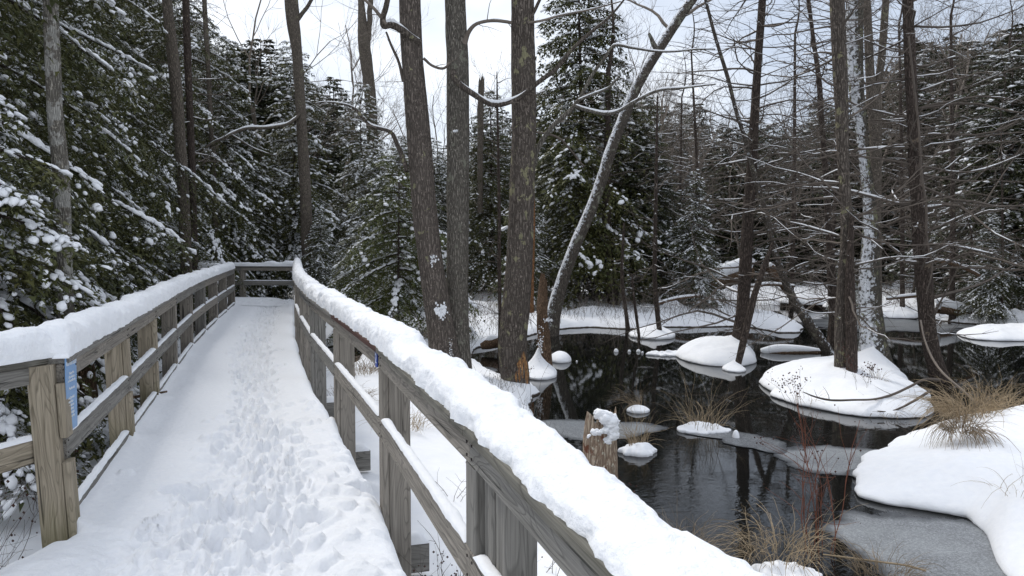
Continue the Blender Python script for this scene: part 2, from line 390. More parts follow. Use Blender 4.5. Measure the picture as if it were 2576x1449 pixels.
def smooth_poly(poly, n=96):
    p = np.asarray(poly, float)[:, :2]; c = p.mean(0)
    a = np.arctan2(p[:, 1] - c[1], p[:, 0] - c[0]); r = np.hypot(*(p - c).T)
    o = np.argsort(a); a, r = a[o], r[o]
    th = np.linspace(-np.pi, np.pi, n, endpoint=False)
    rr = np.interp(th, np.r_[a - 2 * np.pi, a, a + 2 * np.pi], np.r_[r, r, r])
    k = np.array([1, 4, 6, 4, 1.]) / 16
    for _ in range(2): rr = sum(k[j] * np.roll(rr, j - 2) for j in range(5))
    return c, th, rr
def mound(name, poly, H, label, cat='islet', parent=None, rings=26, n=110, pw=2.6, peak=None, rim=.028, rough=1.0, z0=ZW, shift=(0, 0), m=None, wob=.05):
    c, th, rr = smooth_poly(poly, n)
    rr = rr * (1 + wob * noise2(np.cos(th) * 2 + c[0], np.sin(th) * 2 + c[1], 1.6, 4, 3) * 1.2 + .022 * noise2(np.cos(th) * 9 + c[0], np.sin(th) * 9 + c[1], 1.6, 14, 2))
    q = np.r_[np.linspace(0, .8, rings - 10), np.linspace(.82, 1, 10)]
    Q, T = np.meshgrid(q, th, indexing='ij'); RR = np.tile(rr, (len(q), 1))
    cx = c[0] + shift[0] * (1 - Q); cy = c[1] + shift[1] * (1 - Q)
    X = cx + Q * RR * np.cos(T); Y = cy + Q * RR * np.sin(T)
    prof = (1 - Q ** pw) ** .68
    Z = z0 + rim * (1 + .5 * noise2(X, Y, 5, 3, 2)) + H * prof * (1 + .35 * noise2(X, Y, .9, 6, 2)) + (.016 * rough * noise2(X, Y, 6, 8, 2) + min(.03, H * .16) * noise2(X, Y, 2.7, 18, 2)) * prof + (.02 * (rough - 1) * noise2(X, Y, 13, 9, 2) * prof if rough > 1 else 0)
    if peak:
        for (px, py, ph, pr) in peak: Z += ph * np.exp(-np.hypot(X - px, Y - py) / pr)
    # rolled-under lip and the dark bank beneath
    lip = [(1.0, .5 * rim), (.985, .1 * rim)]
    V = [np.stack([X, Y, Z], -1)]
    for f_, dz in lip: V.append(np.stack([cx[-1:] + f_ * RR[-1:] * np.cos(T[-1:]), cy[-1:] + f_ * RR[-1:] * np.sin(T[-1:]), np.full((1, n), z0 + dz)], -1))
    V = np.concatenate(V); k, nn = V.shape[:2]
    i_ = np.arange(k - 1)[:, None] * nn; j = np.arange(nn)[None]; j2 = (j + 1) % nn
    g_ = Geo(); g_.add(V, np.stack([i_ + j, i_ + j2 + 0 * i_, i_ + nn + j2, i_ + nn + j], -1)[..., ::-1].reshape(-1, 4)[:, ::-1])
    loc = (c[0], c[1], z0)
    o = g_.build(name, m or M_SNOW, parent, True, loc)
    if label: tag(o, label, cat)
    gb = Geo(); sk = np.stack([np.stack([c[0] + .975 * rr * np.cos(th), c[1] + .975 * rr * np.sin(th), np.full(n, z0 + .02)], -1),
                                np.stack([c[0] + .93 * rr * np.cos(th), c[1] + .93 * rr * np.sin(th), np.full(n, z0 - .3)], -1)])
    i_ = np.zeros((1, 1), int)
    gb.add(sk, np.stack([i_ + j, i_ + j2, i_ + nn + j2, i_ + nn + j], -1).reshape(-1, 4))
    b_ = gb.build('muddy_rim', flat('wet_peat', (.02, .014, .01), .5), o, True)
    b_.location = (-loc[0], -loc[1], -loc[2])
    return o
def ell(u, v, wpx, depth, vis_front=True):       # ellipse polygon whose front edge shows at (u, v)
    f_ = W(u, v); a = wpx / 2 / F_PX * (f_[1] + depth / 2); cy = f_[1] + depth / 2; cx = f_[0] * cy / f_[1]
    t_ = np.linspace(0, 2 * np.pi, 18, endpoint=False)
    return np.stack([cx + a * np.cos(t_), cy + depth / 2 * np.sin(t_)], 1)

M6 = [(4.32, 13.1), (4.3, 12.1), (4.62, 11.5), (5.1, 11.2), (5.6, 11.1), (6.05, 11.35), (6.35, 12.2), (6.75, 13.4), (6.95, 14.8), (6.4, 15.8), (5.6, 15.8), (4.9, 15.0), (4.5, 14.1)]
T8B = P(2196, 905, 14.6)
mound('snow_islet', M6, .30, 'large snow-covered islet carrying the twin dark trunks and the snow-plastered trunk', peak=[(T8B[0], T8B[1], .42, .42), (5.35, 13.3, .12, .5)], rings=34, n=150)
M8 = [(3.42, 7.8), (3.42, 7.55), (3.62, 7.34), (3.88, 7.18), (4.1, 7.0), (4.02, 6.7), (4.0, 6.45), (3.62, 5.9), (3.9, 4.6), (7, 4.6), (9.5, 7), (8.8, 10.2), (7.4, 11.2), (6.2, 10.6), (5.2, 9.9), (4.45, 9.2), (3.75, 8.55)]
mound('snow_bank', M8, .25, 'smooth white snow bank with hanging tawny grass and grey ice along its foot', 'snow bank', peak=[(6.0, 9.2, .30, .8), (4.9, 8.6, .08, .5)], rings=44, n=220, pw=2.0, wob=.05)
T5B = P(1852, 885, 17.0)
mound('snow_islet', ell(1797, 924, 186, 2.6), .34, 'rounded snow islet at the foot of the straight dark trunk', peak=[(T5B[0], T5B[1], .22, .28)], pw=2.2)
mound('snow_islet', ell(1846, 938, 54, .7), .07, 'small flat snow cone at the foot of the thin slanting stem', peak=[(W(1853, 928)[0], W(1853, 928)[1] + .1, .12, .12)], pw=1.5)
mound('snow_islet', ell(1409, 914, 56, .8), .15, 'little round snow dome floating alone beside the broken snag', pw=2.0)
SNAG = W(1372, 948); 
mound('snow_islet', ell(1357, 957, 86, 1.1), .10, 'cone of snow round the foot of the splintered snag', peak=[(SNAG[0] - .12, SNAG[1] + .35, .42, .17)], pw=1.6)
mound('snow_islet', ell(1640, 855, 112, 1.5), .13, 'low pointed snow islet carrying two slim dark saplings below the far bank', peak=[(W(1645, 845)[0], W(1645, 845)[1], .2, .4)], pw=1.8)
mound('snow_islet', [tuple(W(u, v)[:2]) for u, v in [(2427, 848), (2445, 855), (2500, 858), (2570, 858), (2640, 858), (2690, 845), (2640, 830), (2560, 826), (2480, 828), (2440, 836)]], .22, 'long flat snow islet cut off by the picture edge below the far bank', pw=3.2)
mound('snow_islet', ell(1605, 1041, 58, .34), .05, 'small snow cushion behind the grass tuft, nearest the broken stump', pw=1.8)
mound('snow_islet', ell(1604, 1150, 92, .42), .08, 'lumpy snow cushion under arching dry grass just right of the broken stump', pw=1.7, rough=3, wob=.22)
mound('snow_islet', ell(1767, 1094, 130, .42), .05, 'flat ragged snow cushion carrying an arching tuft of tan grass in mid pond', pw=1.5, wob=.2, peak=[(W(1740, 1075)[0], W(1740, 1075)[1], .05, .12)], rough=3)
mound('snow_islet', ell(1675, 897, 96, .5), .07, 'flat snowy driftwood hummock left of the dark trunk islet', pw=1.6, rough=4, wob=.28)
mound('snow_islet', ell(2000, 1440, 0, 0) if False else ell(1985, 1500, 190, .5), .06, 'snow hummock under the dry grass at the near edge of the pond', pw=1.7, rough=3, wob=.22)
for u, v, s_ in [(1550, 886, 12), (1583, 886, 8), (1606, 886, 11), (1616, 889, 7), (1451, 911, 5), (1851, 1105, 16)]:
    mound('snow_ball', ell(u, v, s_, s_ / F_PX * 17), s_ / F_PX * 9, {1550: 'first tiny snow ball on a twig standing in the still pond', 1583: 'tiny round snow ball between two others on pond twigs', 1606: 'tiny snow ball beside a smaller one on pond twigs',
          1616: 'smallest snow ball right beside the third one', 1451: 'speck of snow right of the round snow dome', 1851: 'lone lump of snow at the edge of the thin ice in mid pond'}[u], 'snow clump', rings=14, n=20, rim=.01, group='snow balls on the pond twigs') if False else \
    tag(mound('snow_ball', ell(u, v, s_, s_ / F_PX * 17), s_ / F_PX * 11, {1550: 'first tiny snow ball on a twig standing in the still pond', 1583: 'tiny round snow ball between two others on pond twigs', 1606: 'tiny snow ball beside a smaller one on pond twigs',
          1616: 'smallest snow ball, touching the third one on the pond twigs', 1451: 'speck of snow right of the round snow dome', 1851: 'lone lump of snow at the edge of the thin ice in mid pond'}[u], 'snow clump', rings=14, n=20, rim=.01), group='snow balls on the pond twigs')

def sheet(name, poly, z, m, label=None, n=140):
    c, th, rr = smooth_poly(poly, n); rr = rr * (1 + .05 * noise2(np.cos(th) * 3 + c[0], np.sin(th) * 3, 2, 9, 3))
    q = np.linspace(0, 1, 5) ** .5; g_ = Geo()
    Q, T = np.meshgrid(q, th, indexing='ij')
    V = np.stack([c[0] + Q * rr * np.cos(T), c[1] + Q * rr * np.sin(T), np.full(Q.shape, z)], -1)
    i_ = np.arange(4)[:, None] * n; j = np.arange(n)[None]; j2 = (j + 1) % n
    g_.add(V, np.stack([i_ + j, i_ + n + j, i_ + n + j2, i_ + j2], -1).reshape(-1, 4))
    o = g_.build(name, m, None, False); at = o.data.attributes.new('rim', 'FLOAT', 'POINT')
    at.data.foreach_set('value', (1 - Q).ravel().astype(np.float32)); return tag(o, label, None, None, 'structure')
def wp(l): return [tuple(W(u, v)[:2]) for u, v in l]
sheet('ice', wp([(2060, 1290), (2110, 1262), (2150, 1272), (2300, 1285), (2480, 1310), (2620, 1370), (2640, 1500), (2420, 1560), (2260, 1490), (2160, 1405), (2070, 1350)]), ZW + .006, M_ICE)
sheet('ice', wp([(1935, 1130), (2010, 1118), (2120, 1124), (2230, 1132), (2300, 1140), (2240, 1185), (2150, 1205), (2040, 1200), (1965, 1175)]), ZW + .006, M_ICE)
sheet('ice', wp([(1340, 1055), (1400, 1056), (1500, 1056), (1620, 1062), (1700, 1078), (1640, 1095), (1560, 1108), (1450, 1118), (1380, 1105)]), ZW + .006, M_ICE)
sheet('ice', wp([(1700, 1085), (1850, 1085), (1930, 1100), (1990, 1120), (1960, 1150), (1900, 1130), (1820, 1105), (1740, 1098)]), ZW + .010, M_ICE2)
sheet('ice', wp([(2120, 1195), (2150, 1180), (2220, 1178), (2240, 1195), (2190, 1215)]), ZW + .010, M_ICE2)
sheet('ice', wp([(2225, 838), (2330, 838), (2420, 838), (2440, 830), (2500, 824), (2400, 815), (2300, 803), (2225, 800), (2100, 790), (2040, 800), (2060, 830)]), ZW + .010, M_ICE2)

# ------------------------------------------------------------------ walkway
LN = np.array([(-8, -4.2), (0, -3.3), (3.0, -2.72), (4.0, -2.60), (4.45, -2.52), (6.5, -3.15), (8.2, -3.68), (10.1, -4.27), (12.2, -4.91), (14.2, -5.48), (16.3, -6.04), (18.4, -6.60), (20.6, -7.18)])
RN = np.array([(-3.5, 1.67), (-1.4, 1.06), (.7, .45), (2.77, -.15), (4.9, -.82), (7.2, -1.62), (9.5, -2.42), (11.8, -3.16), (14.1, -3.86), (16.4, -4.50), (18.7, -5.13), (21.0, -5.75), (24.25, -6.63)])
def Lx(y): return np.interp(y, LN[:, 0], LN[:, 1])
def Rx(y): return np.interp(y, RN[:, 0], RN[:, 1])
FAR_A, FAR_B = np.array((-6.63, 24.25)), np.array((-13.5, 25.0))

ys = [1.6]
while ys[-1] < 24.2: ys.append(ys[-1] + max(.015, .0046 * ys[-1]))
ys = np.array([-4, -1, 0.5] + ys); ys = np.sort(np.r_[ys, 20.60, 20.63])
tt = np.linspace(0, 1, 160)
YD, TD = np.meshgrid(ys, tt, indexing='ij')
lx = Lx(YD) ; lx = np.where(YD > 20.62, -13.2, lx); rx = Rx(YD)
edge_n = .035 * noise2(YD[:, 0] * 0, YD[:, 0], 1.1, 31, 3)[:, None]
XL = lx - .01 + np.where(YD < 4.3, -.05, 0); XR = rx + .03 + edge_n
XD = XL + TD * (XR - XL)
dl = XD - XL; dr = XR - XD
ZD = .018 * noise2(XD, YD, 1.3, 21, 2) + .006 * noise2(XD, YD, 9, 22, 2)
pathc = Lx(YD) + .57 * (Rx(YD) - Lx(YD)) + .06 * np.sin(YD * .9); pathc = np.where(YD < 5, -1.70 - .12 * (YD - 5), pathc)
pw_ = .23 + .36 * np.clip((6.8 - YD) / 3.2, 0, 1) + .05 * noise2(XD * 0, YD, 1.2, 24, 2)
trk = 1 / (1 + np.exp((np.abs(XD - pathc) - pw_) / .045))
far_turn = (YD > 21.4) & (YD < 23.2)
trk = np.where(far_turn & (XD < -6.9), np.maximum(trk, .7), trk)
rug = noise2(XD, YD, 15, 25, 4, .7); rug2 = np.abs(noise2(XD, YD, 7, 26, 3, .5))
ZD += trk * (-.058 + .046 * rug + .05 * (rug2 - .3))
rs = np.random.default_rng(5)
def stamp(cx, cy, rot, a, b_, dep, rimh):
    r0, r1_ = np.searchsorted(ys, [cy - .4, cy + .4]); 
    if r1_ <= r0: return
    dx = XD[r0:r1_] - cx; dy = YD[r0:r1_] - cy
    p_ = dx * np.cos(rot) + dy * np.sin(rot); q_ = -dx * np.sin(rot) + dy * np.cos(rot)
    d = np.sqrt((p_ / a) ** 2 + (q_ / b_) ** 2)
    ZD[r0:r1_] += -dep / (1 + np.exp((d - 1) / .12)) + rimh * np.exp(-((d - 1.3) / .22) ** 2)
for y0 in np.arange(1.2, 24, .21):
    c0 = float(Lx(y0) + .57 * (Rx(y0) - Lx(y0))) if y0 > 5 else -1.70 - .12 * (y0 - 5)
    for s_ in (-1, 1):
        for _ in range(2 if y0 > 6 else 4):
            sp_ = .11 if y0 > 7 else .22
            stamp(c0 + s_ * .11 + rs.normal() * sp_ * .8, y0 + rs.random() * .2, R(90) + .25 + rs.normal() * .25, .11 + rs.random() * .03, .04 + rs.random() * .015, .012 + rs.random() * .022, .010 + rs.random() * .016)
for cx, cy in [(-2.25, 6.9), (-2.12, 6.75), (-2.0, 6.62), (-1.72, 4.75), (-1.95, 5.0), (-2.15, 5.15), (-1.2, 4.6), (-.95, 5.2), (-1.35, 4.35)]:
    stamp(cx, cy, R(20), .13, .11, .07, .035)
for _ in range(90):
    y0 = 2.6 + 4.6 * rs.random(); r_ = .04 + .06 * rs.random(); stamp(-1.6 - .25 * (y0 - 5) + rs.normal() * .42, y0, rs.random() * 3, r_, r_ * (.6 + .4 * rs.random()), -.018 - .03 * rs.random(), -.006)
for _ in range(300):                                  # loose crumbs kicked up beside the track
    y0 = 1.8 + 6.5 * rs.random() ** 1.3; stamp(-1.4 - .2 * (y0 - 5) + rs.normal() * .36, y0, rs.random() * 3, .03 + .03 * rs.random(), .03 + .03 * rs.random(), -.03 * rs.random() - .008, 0)
ZD = np.where(ZD > .03, .03 + .025 * np.tanh((ZD - .03) / .025), ZD); ZD = np.where(ZD < -.07, -.07 + .03 * np.tanh((ZD + .07) / .03), ZD)
# sheared snow face in the foreground where feet slid
ZD += .07 * np.clip((4.8 - YD) / 1.2, 0, 1) * noise2(XD + .6 * YD, YD * 2.2, 2.4, 41, 5, .66) * np.clip(dl / .5, 0, 1) * np.clip(dr / .3, 0, 1)
kick = np.where(YD < 20.6, .055 * np.exp(-dl / .10), 0)
ZD += np.where(YD > 4.4, kick, 0)
fall = lambda d: -.16 * np.exp(-d / .030) - .05 * np.exp(-d / .10)
ZD += fall(dr) + np.where(YD > 4.4, 0, fall(dl))
end = np.clip((24.2 - YD), 0, 9); ZD += np.where(YD > 22, fall(end), 0)
# drift scallops against the posts
for py, px in list(zip(RN[:, 0], RN[:, 1])) + list(zip(LN[4:, 0], LN[4:, 1])):
    ZD += .05 * np.exp(-np.hypot(XD - px, YD - py) / .06)
g = Geo(); nr, nc = XD.shape
i = np.arange(nr - 1)[:, None] * nc + np.arange(nc - 1)[None]
g.add(np.stack([XD, YD, ZD], -1), np.stack([i, i + 1, i + nc + 1, i + nc], -1).reshape(-1, 4))
for e, s_ in ((nc - 1, 1), (0, -1)):                   # sides of the slab of snow
    top = np.stack([XD[:, e], YD[:, e], ZD[:, e]], -1); bot = top.copy(); bot[:, 0] -= s_ * .04; bot[:, 2] = -.215
    V = np.concatenate([top, bot]); k = np.arange(nr - 1)
    f_ = np.stack([k, k + 1, nr + k + 1, nr + k], -1); g.add(V, f_ if s_ < 0 else f_[:, ::-1])
top = np.stack([XD[-1], YD[-1], ZD[-1]], -1); bot = top.copy(); bot[:, 2] = -.215; k = np.arange(nc - 1)
g.add(np.concatenate([top, bot]), np.stack([k, k + 1, nc + k + 1, nc + k], -1))
walk = empty('boardwalk', (0, 0, 0), 'long raised wooden boardwalk buried in trodden snow, curving away to the left', 'boardwalk')
g.build('deck_snow', M_DECK, walk)

BOARD = {}; M_NAIL = flat('rusty_nail', (.035, .028, .024), .5)
def board(name, p0, p1, wid, hgt, m, parent, roll=0.0, bev=.006):
    """box along p0 -> p1; wid is horizontal across, hgt vertical"""
    p0 = np.asarray(p0, float); p1 = np.asarray(p1, float); L = np.linalg.norm(p1 - p0)
    key = (round(L, 2), wid, hgt, m.name)
    if key in BOARD: me = BOARD[key]
    else:
        a, b_ = wid / 2, hgt / 2; c = bev
        cs = [(a - c, -b_), (a, -b_ + c), (a, b_ - c), (a - c, b_), (-a + c, b_), (-a, b_ - c), (-a, -b_ + c), (-a + c, -b_)]
        xs = np.linspace(0, L, 3); V = [(x, y, z) for x in xs for y, z in cs]
        Fs = [[s * 8 + j, s * 8 + (j + 1) % 8, (s + 1) * 8 + (j + 1) % 8, (s + 1) * 8 + j] for s in range(2) for j in range(8)]
        me = bpy.data.meshes.new(name); me.from_pydata(V, [], Fs + [list(range(8))[::-1], [16 + j for j in range(8)]]); me.materials.append(m); me.update()
        BOARD[key] = me
    o = bpy.data.objects.new(name, me); COL.objects.link(o)
    x = Vector(p1 - p0).normalized(); up = Vector((0, 0, 1))
    if abs(x.z) > .9: up = Vector((math.cos(roll), math.sin(roll), 0)); roll = 0
    y = up.cross(x).normalized(); z = x.cross(y)
    o.matrix_world = Matrix(((x.x, y.x, z.x, p0[0]), (x.y, y.y, z.y, p0[1]), (x.z, y.z, z.z, p0[2]), (0, 0, 0, 1)))
    o.parent = parent
    return o

def snow_loft(name, path, nrm, wfn, hfn, m, parent, step=.03, prof=26, amp=.02, seed=0, sc=9):
    path = np.asarray(path, float); d = np.r_[0, np.cumsum(np.linalg.norm(np.diff(path, axis=0), axis=1))]
    n = max(4, int(d[-1] / step)); s = np.linspace(0, d[-1], n)
    p = np.stack([np.interp(s, d, path[:, k]) for k in range(3)], 1)
    nn = np.stack([np.interp(s, d, np.asarray(nrm, float)[:, k]) for k in range(2)], 1); nn /= np.linalg.norm(nn, axis=1)[:, None]
    a = np.linspace(0, np.pi, prof)
    ca = np.sign(np.cos(a)) * np.abs(np.cos(a)) ** .75; sa = np.sin(a) ** .62
    wv = wfn(s, p); hv = hfn(s, p)
    taper = np.minimum(1, np.minimum(s, d[-1] - s) / .05 + .15)
    lat = ca[None] * (wv / 2)[:, None]; z = sa[None] * (hv * taper)[:, None]
    V = np.stack([p[:, 0:1] + nn[:, 0:1] * lat, p[:, 1:2] + nn[:, 1:2] * lat, p[:, 2:3] + z], -1)
    fl = V.reshape(-1, 3); nz = (noise(fl, sc, seed, 3, .5) * amp + (.45 - np.abs(noise(fl, 24, seed + 9, 2))) * amp * .75 + noise(fl, 60, seed + 4, 1) * amp * .15).reshape(V.shape[:2])
    V[..., 0] += nn[:, 0:1] * nz * ca[None]; V[..., 1] += nn[:, 1:2] * nz * ca[None]; V[..., 2] += nz * sa[None] * taper[:, None]
    g_ = Geo(); k, q = V.shape[:2]
    i_ = np.arange(k - 1)[:, None] * q + np.arange(q - 1)[None]
    g_.add(V, np.stack([i_, i_ + 1, i_ + q + 1, i_ + q], -1).reshape(-1, 4))
    k_ = np.arange(k - 1); g_.add(np.concatenate([V[:, 0], V[:, -1]]), np.stack([k_, k_ + 1, k + k_ + 1, k + k_], -1))
    g_.add(V[0], np.arange(q)[None]); g_.add(V[-1], np.arange(q)[::-1][None])
    return g_.build(name, m, parent, True)

def railing(name, nodes, out, label, gaps=(), kick=False, snow_h=.14, snow_w=.19, zo=0.0, step=.03, amp=.018, leans=None, red=None, posts=None, seed=0, wood=M_WOOD, skip_cap=(), double=()):
    """nodes: inner face line (x, y) at each post; out = +1 when outside is to the right of travel"""
    root = empty(name, (nodes[0][0], nodes[0][1], 0), label, 'railing'); root.matrix_world = Matrix.Identity(4); root.location = (0, 0, 0)
    nodes = np.asarray(nodes, float); n = len(nodes); nr_ = []
    for k in range(n):
        a = nodes[max(k - 1, 0)]; b_ = nodes[min(k + 1, n - 1)]; t_ = (b_ - a) / np.linalg.norm(b_ - a); nr_.append(np.array((t_[1], -t_[0])) * out)
    nr_ = np.array(nr_)
    for k in range(n):
        q = nodes[k]; no = nr_[k]; ang_ = math.atan2(no[1], no[0])
        if posts is None or posts[k]:
            ln = (leans or {}).get(k, (0, 0)); c = q + no * (.045 + .066)
            zt = .941 + zo
            wm = M_WOODT if (leans and k in leans) else (wood if random.random() < .6 else M_WOODG)
            board('post', (c[0] - ln[0] * 1.2, c[1] - ln[1] * 1.2, -1.15), (c[0], c[1], zt), .132, .132, wm, root, ang_)
            c2 = q + no * .0225
            for z0_, z1_ in ((-.30 + zo, .395 + zo), (.535 + zo, .838 + zo)):
                f0 = (1.0 - z0_) / 2; f1 = (1.0 - z1_) / 2
                board('filler_board', (c2[0] - ln[0] * f0 * 1.1, c2[1] - ln[1] * f0 * 1.1, z0_), (c2[0] - ln[0] * f1 * 1.1, c2[1] - ln[1] * f1 * 1.1, z1_), .128, .042, wm if k not in double else M_WOODG, root, ang_)
            if k in double:
                tdir = np.array((-no[1], no[0])) * out
                for e_, wdt in ((-.145, .12), (-.27, .11)):
                    c3 = q + no * .09 + tdir * e_
                    board('side_post', (c3[0], c3[1], -1.1), (c3[0], c3[1], zt - .002), .11, wdt, M_WOODG, root, ang_)
            if -1 < q[1] < 12:
                tq = np.array((-no[1], no[0])); gbt = Geo()
                for dx_ in (-.035, .035):
                    for z_ in (.915, .868, .50, .43):
                        c5 = q + tq * dx_; tube(gbt, [(c5[0] + no[0] * .001, c5[1] + no[1] * .001, z_ + zo), (c5[0] - no[0] * .004, c5[1] - no[1] * .004, z_ + zo)], .0055, 6)
                tag(gbt.build('nail_heads', M_NAIL, root, False), kind='stuff')
            # cross beam end poking out under the deck
            e0 = q - no * .2; e1 = q + no * (.30 + .04 * random.random())
            tdir = np.array((-no[1], no[0])) * .12
            if name != 'far_railing':
                board('beam_end', (e0[0] + tdir[0], e0[1] + tdir[1], -.42), (e1[0] + tdir[0], e1[1] + tdir[1], -.42), .085, .19, M_WOODG, root)
                e2 = q + no * .14
                snow_loft('beam_snow', [(e2[0] + tdir[0], e2[1] + tdir[1], -.325), (e1[0] + tdir[0], e1[1] + tdir[1], -.325)], [tdir, tdir], lambda s, p: np.full(len(s), .09), lambda s, p: np.full(len(s), .07), M_SNOW, root, .03, 12, .004)
        if k < n - 1 and k not in gaps:
            b2 = nodes[k + 1]; t_ = (b2 - q) / np.linalg.norm(b2 - q); no = np.array((t_[1], -t_[0])) * out; s0 = q + t_ * .003; s1 = b2 - t_ * .003
            def seg(nm, off, zc, wd, hg, m_):
                a_ = s0 + no * off; e_ = s1 + no * off
                dz = (random.random() - .5) * .006
                board(nm, (a_[0], a_[1], zc + zo + dz), (e_[0], e_[1], zc + zo + dz * .5), wd, hg, m_, root)
            seg('cap_board', .075 if out else 0, .961, .20, .038, M_CAPR if red == k else (M_CAP if name != 'left_railing' and k < 5 else M_WOODG))
            seg('side_board', .0215, .890, .041, .100, wood if random.random() < .5 else M_WOODG)
            seg('mid_rail', .0195, .465, .038, .136, wood if random.random() < .4 else M_WOODG)
            if kick: seg('kick_board', .0195, .035, .038, .10, M_WOODG)
            for zt_, hh, nm in ([(.533, .024, 'mid_rail_snow')] + ([(.085, .024, 'kick_board_snow')] if kick else [])):
                a_ = q + t_ * .07 + no * .02; e_ = b2 - t_ * .07 + no * .02
                snow_loft(nm, [(a_[0], a_[1], zt_ + zo), (e_[0], e_[1], zt_ + zo)], [no, no], lambda s, p: np.full(len(s), .047), lambda s, p: np.full(len(s), hh), M_SNOW, root, .06 if q[1] > 6 else .03, 10, .006, seed + k)
    cc = nodes + nr_ * .088
    segp = [(x, y, .979 + zo) for x, y in cc]
    H = snow_h if callable(snow_h) else (lambda s, p: np.full(len(s), snow_h))
    Wd = snow_w if callable(snow_w) else (lambda s, p: np.full(len(s), snow_w))
    def hf(s, p): return H(s, p) * (1 + .17 * noise(p, 1.1, seed + 3, 2) + .16 * noise(p, 3.6, seed + 4, 2))
    hf0 = hf
    def hf(s, p): return hf0(s, p) * (1 - .34 * np.clip((noise(p, 1.5, seed + 8, 2) - .12) / .25, 0, 1))
    def wf(s, p): return Wd(s, p) * (1 + .10 * noise(p, 1.7, seed + 5, 2) + .10 * noise(p, 7, seed + 6, 3))
    snow_loft('rail_snow', segp, nr_, wf, hf, M_FLUFF, root, step, 34, amp, seed)
    return root
rn = [(x, y) for y, x in RN]
rr_ = railing('right_railing', rn, 1, 'long weathered right-hand railing with a deep ridge of snow on its cap, passing close by', snow_h=lambda s, p: np.interp(p[:, 1], [-2, 1.1, 1.5, 2.2, 3.2, 5, 12, 24], [.055, .055, .045, .062, .108, .135, .155, .19]),
        snow_w=lambda s, p: np.interp(p[:, 1], [0, 3, 10], [.205, .205, .205]), step=.026, amp=.022, red=4, seed=11, double=(3,))
ln_ = [(x, y) for y, x in LN[4:]]
rl = railing('left_railing', ln_, -1, 'weathered left-hand railing with kick board and snow cap, blue trail sign at its near end', kick=True, snow_h=lambda s, p: np.interp(p[:, 1], [4, 9, 20], [.165, .16, .15]),
        snow_w=.225, step=.03, amp=.016, leans={0: (-.10, 0), 1: (-.06, 0), 2: (-.03, 0)}, seed=23)
fb = [tuple(FAR_A + (FAR_B - FAR_A) * f_) for f_ in (0, .245, .49, .74, 1)]
rf = railing('far_railing', fb, 1, 'short snow-capped railing closing off the far bend of the boardwalk', snow_h=.17, snow_w=.22, zo=-.06, step=.07, seed=37)
il = [(-7.18, 20.6), (-8.9, 20.9), (-10.6, 21.1), (-12.4, 21.3)]
ri = railing('bend_railing', il, -1, 'railing that turns off left behind the end post of the left-hand railing', kick=True, snow_h=.15, zo=-.03, step=.07, seed=41, posts=[0, 1, 1, 1])
# the platform rail that turns off beside the camera on the left
pl = [(-2.60, 4.50), (-2.98, 3.32), (-3.3, 1.9), (-3.8, .3)]
rp = railing('platform_railing', pl, 1, 'bit of railing leaving the near corner post towards the picture edge', snow_h=.165, snow_w=.24, step=.03, seed=51, posts=[0, 1, 1, 1], wood=M_WOODT)
# rim joists
for nodes, o_ in ((rn, 1), (ln_, -1)):
    for a, b_ in zip(nodes[:-1], nodes[1:]):
        a = np.array(a); b_ = np.array(b_); t_ = (b_ - a) / np.linalg.norm(b_ - a); no = np.array((t_[1], -t_[0])) * o_ * -.04
        board('rim_joist', (a[0] + no[0], a[1] + no[1], -.31), (b_[0] + no[0], b_[1] + no[1], -.31), .04, .19, M_WOODG, walk)

# signs
def text_mesh(name, body, size, m, parent, mw, align='CENTER', ext=.0012):
    cu = bpy.data.curves.new(name, 'FONT'); cu.body = body; cu.size = size; cu.align_x = align; cu.extrude = ext; cu.space_line = 1.0
    o = bpy.data.objects.new(name, cu); COL.objects.link(o)
    dg = bpy.context.evaluated_depsgraph_get(); me = bpy.data.meshes.new_from_object(o.evaluated_get(dg))
    bpy.data.objects.remove(o); o = bpy.data.objects.new(name, me); COL.objects.link(o)
    me.materials.clear(); me.materials.append(m); o.parent = parent; o.matrix_world = mw
    return o
m_blue, t_, b_ = mat('pale_blue_sign_metal'); n_ = ntex(t_, coords(t_, (1, 1, 1)), 14, 4)
t_.links.new(mix(t_, n_, (.13, .27, .50), (.22, .38, .62)), b_.inputs['Base Color']); b_.inputs['Roughness'].default_value = .45
m_dblue = flat('dark_blue_plate', (.015, .05, .30), .4, 8, .15); m_white = flat('white_print', (.72, .76, .80), .5, 9, .1); m_bolt = flat('bolt_steel', (.05, .05, .05), .4)
def panel_mw(org, xdir, nrm):
    x = Vector(xdir).normalized(); z = Vector(nrm).normalized(); y = z.cross(x)
    return Matrix(((x.x, y.x, z.x, org[0]), (x.y, y.y, z.y, org[1]), (x.z, y.z, z.z, org[2]), (0, 0, 0, 1)))
def plate(name, w_, h_, th, m, mw, label, cat):
    g_ = Geo(); r_ = .012; pts = []
    for cx, cy, a0 in ((w_/2 - r_, h_/2 - r_, 0), (-w_/2 + r_, h_/2 - r_, 90), (-w_/2 + r_, -h_/2 + r_, 180), (w_/2 - r_, -h_/2 + r_, 270)):
        for k in range(4): a = R(a0 + k * 30); pts.append((cx + r_ * math.cos(a), cy + r_ * math.sin(a)))
    n = len(pts); V = [(x, y, -th) for x, y in pts] + [(x, y, 0) for x, y in pts]
    g_.add(V, [[k, (k + 1) % n, n + (k + 1) % n, n + k] for k in range(n)]); g_.add(V, [list(range(n, 2 * n))]); g_.add(V, [list(range(n))[::-1]])
    o = g_.build(name, m, None, False); o.matrix_world = mw; return tag(o, label, cat)
dL = np.array((LN[5, 1] - LN[4, 1], LN[5, 0] - LN[4, 0])); dL /= np.linalg.norm(dL); nL = np.array((dL[1], -dL[0]))
so_ = np.array((LN[4, 1], LN[4, 0])) + dL * .10 + nL * .012
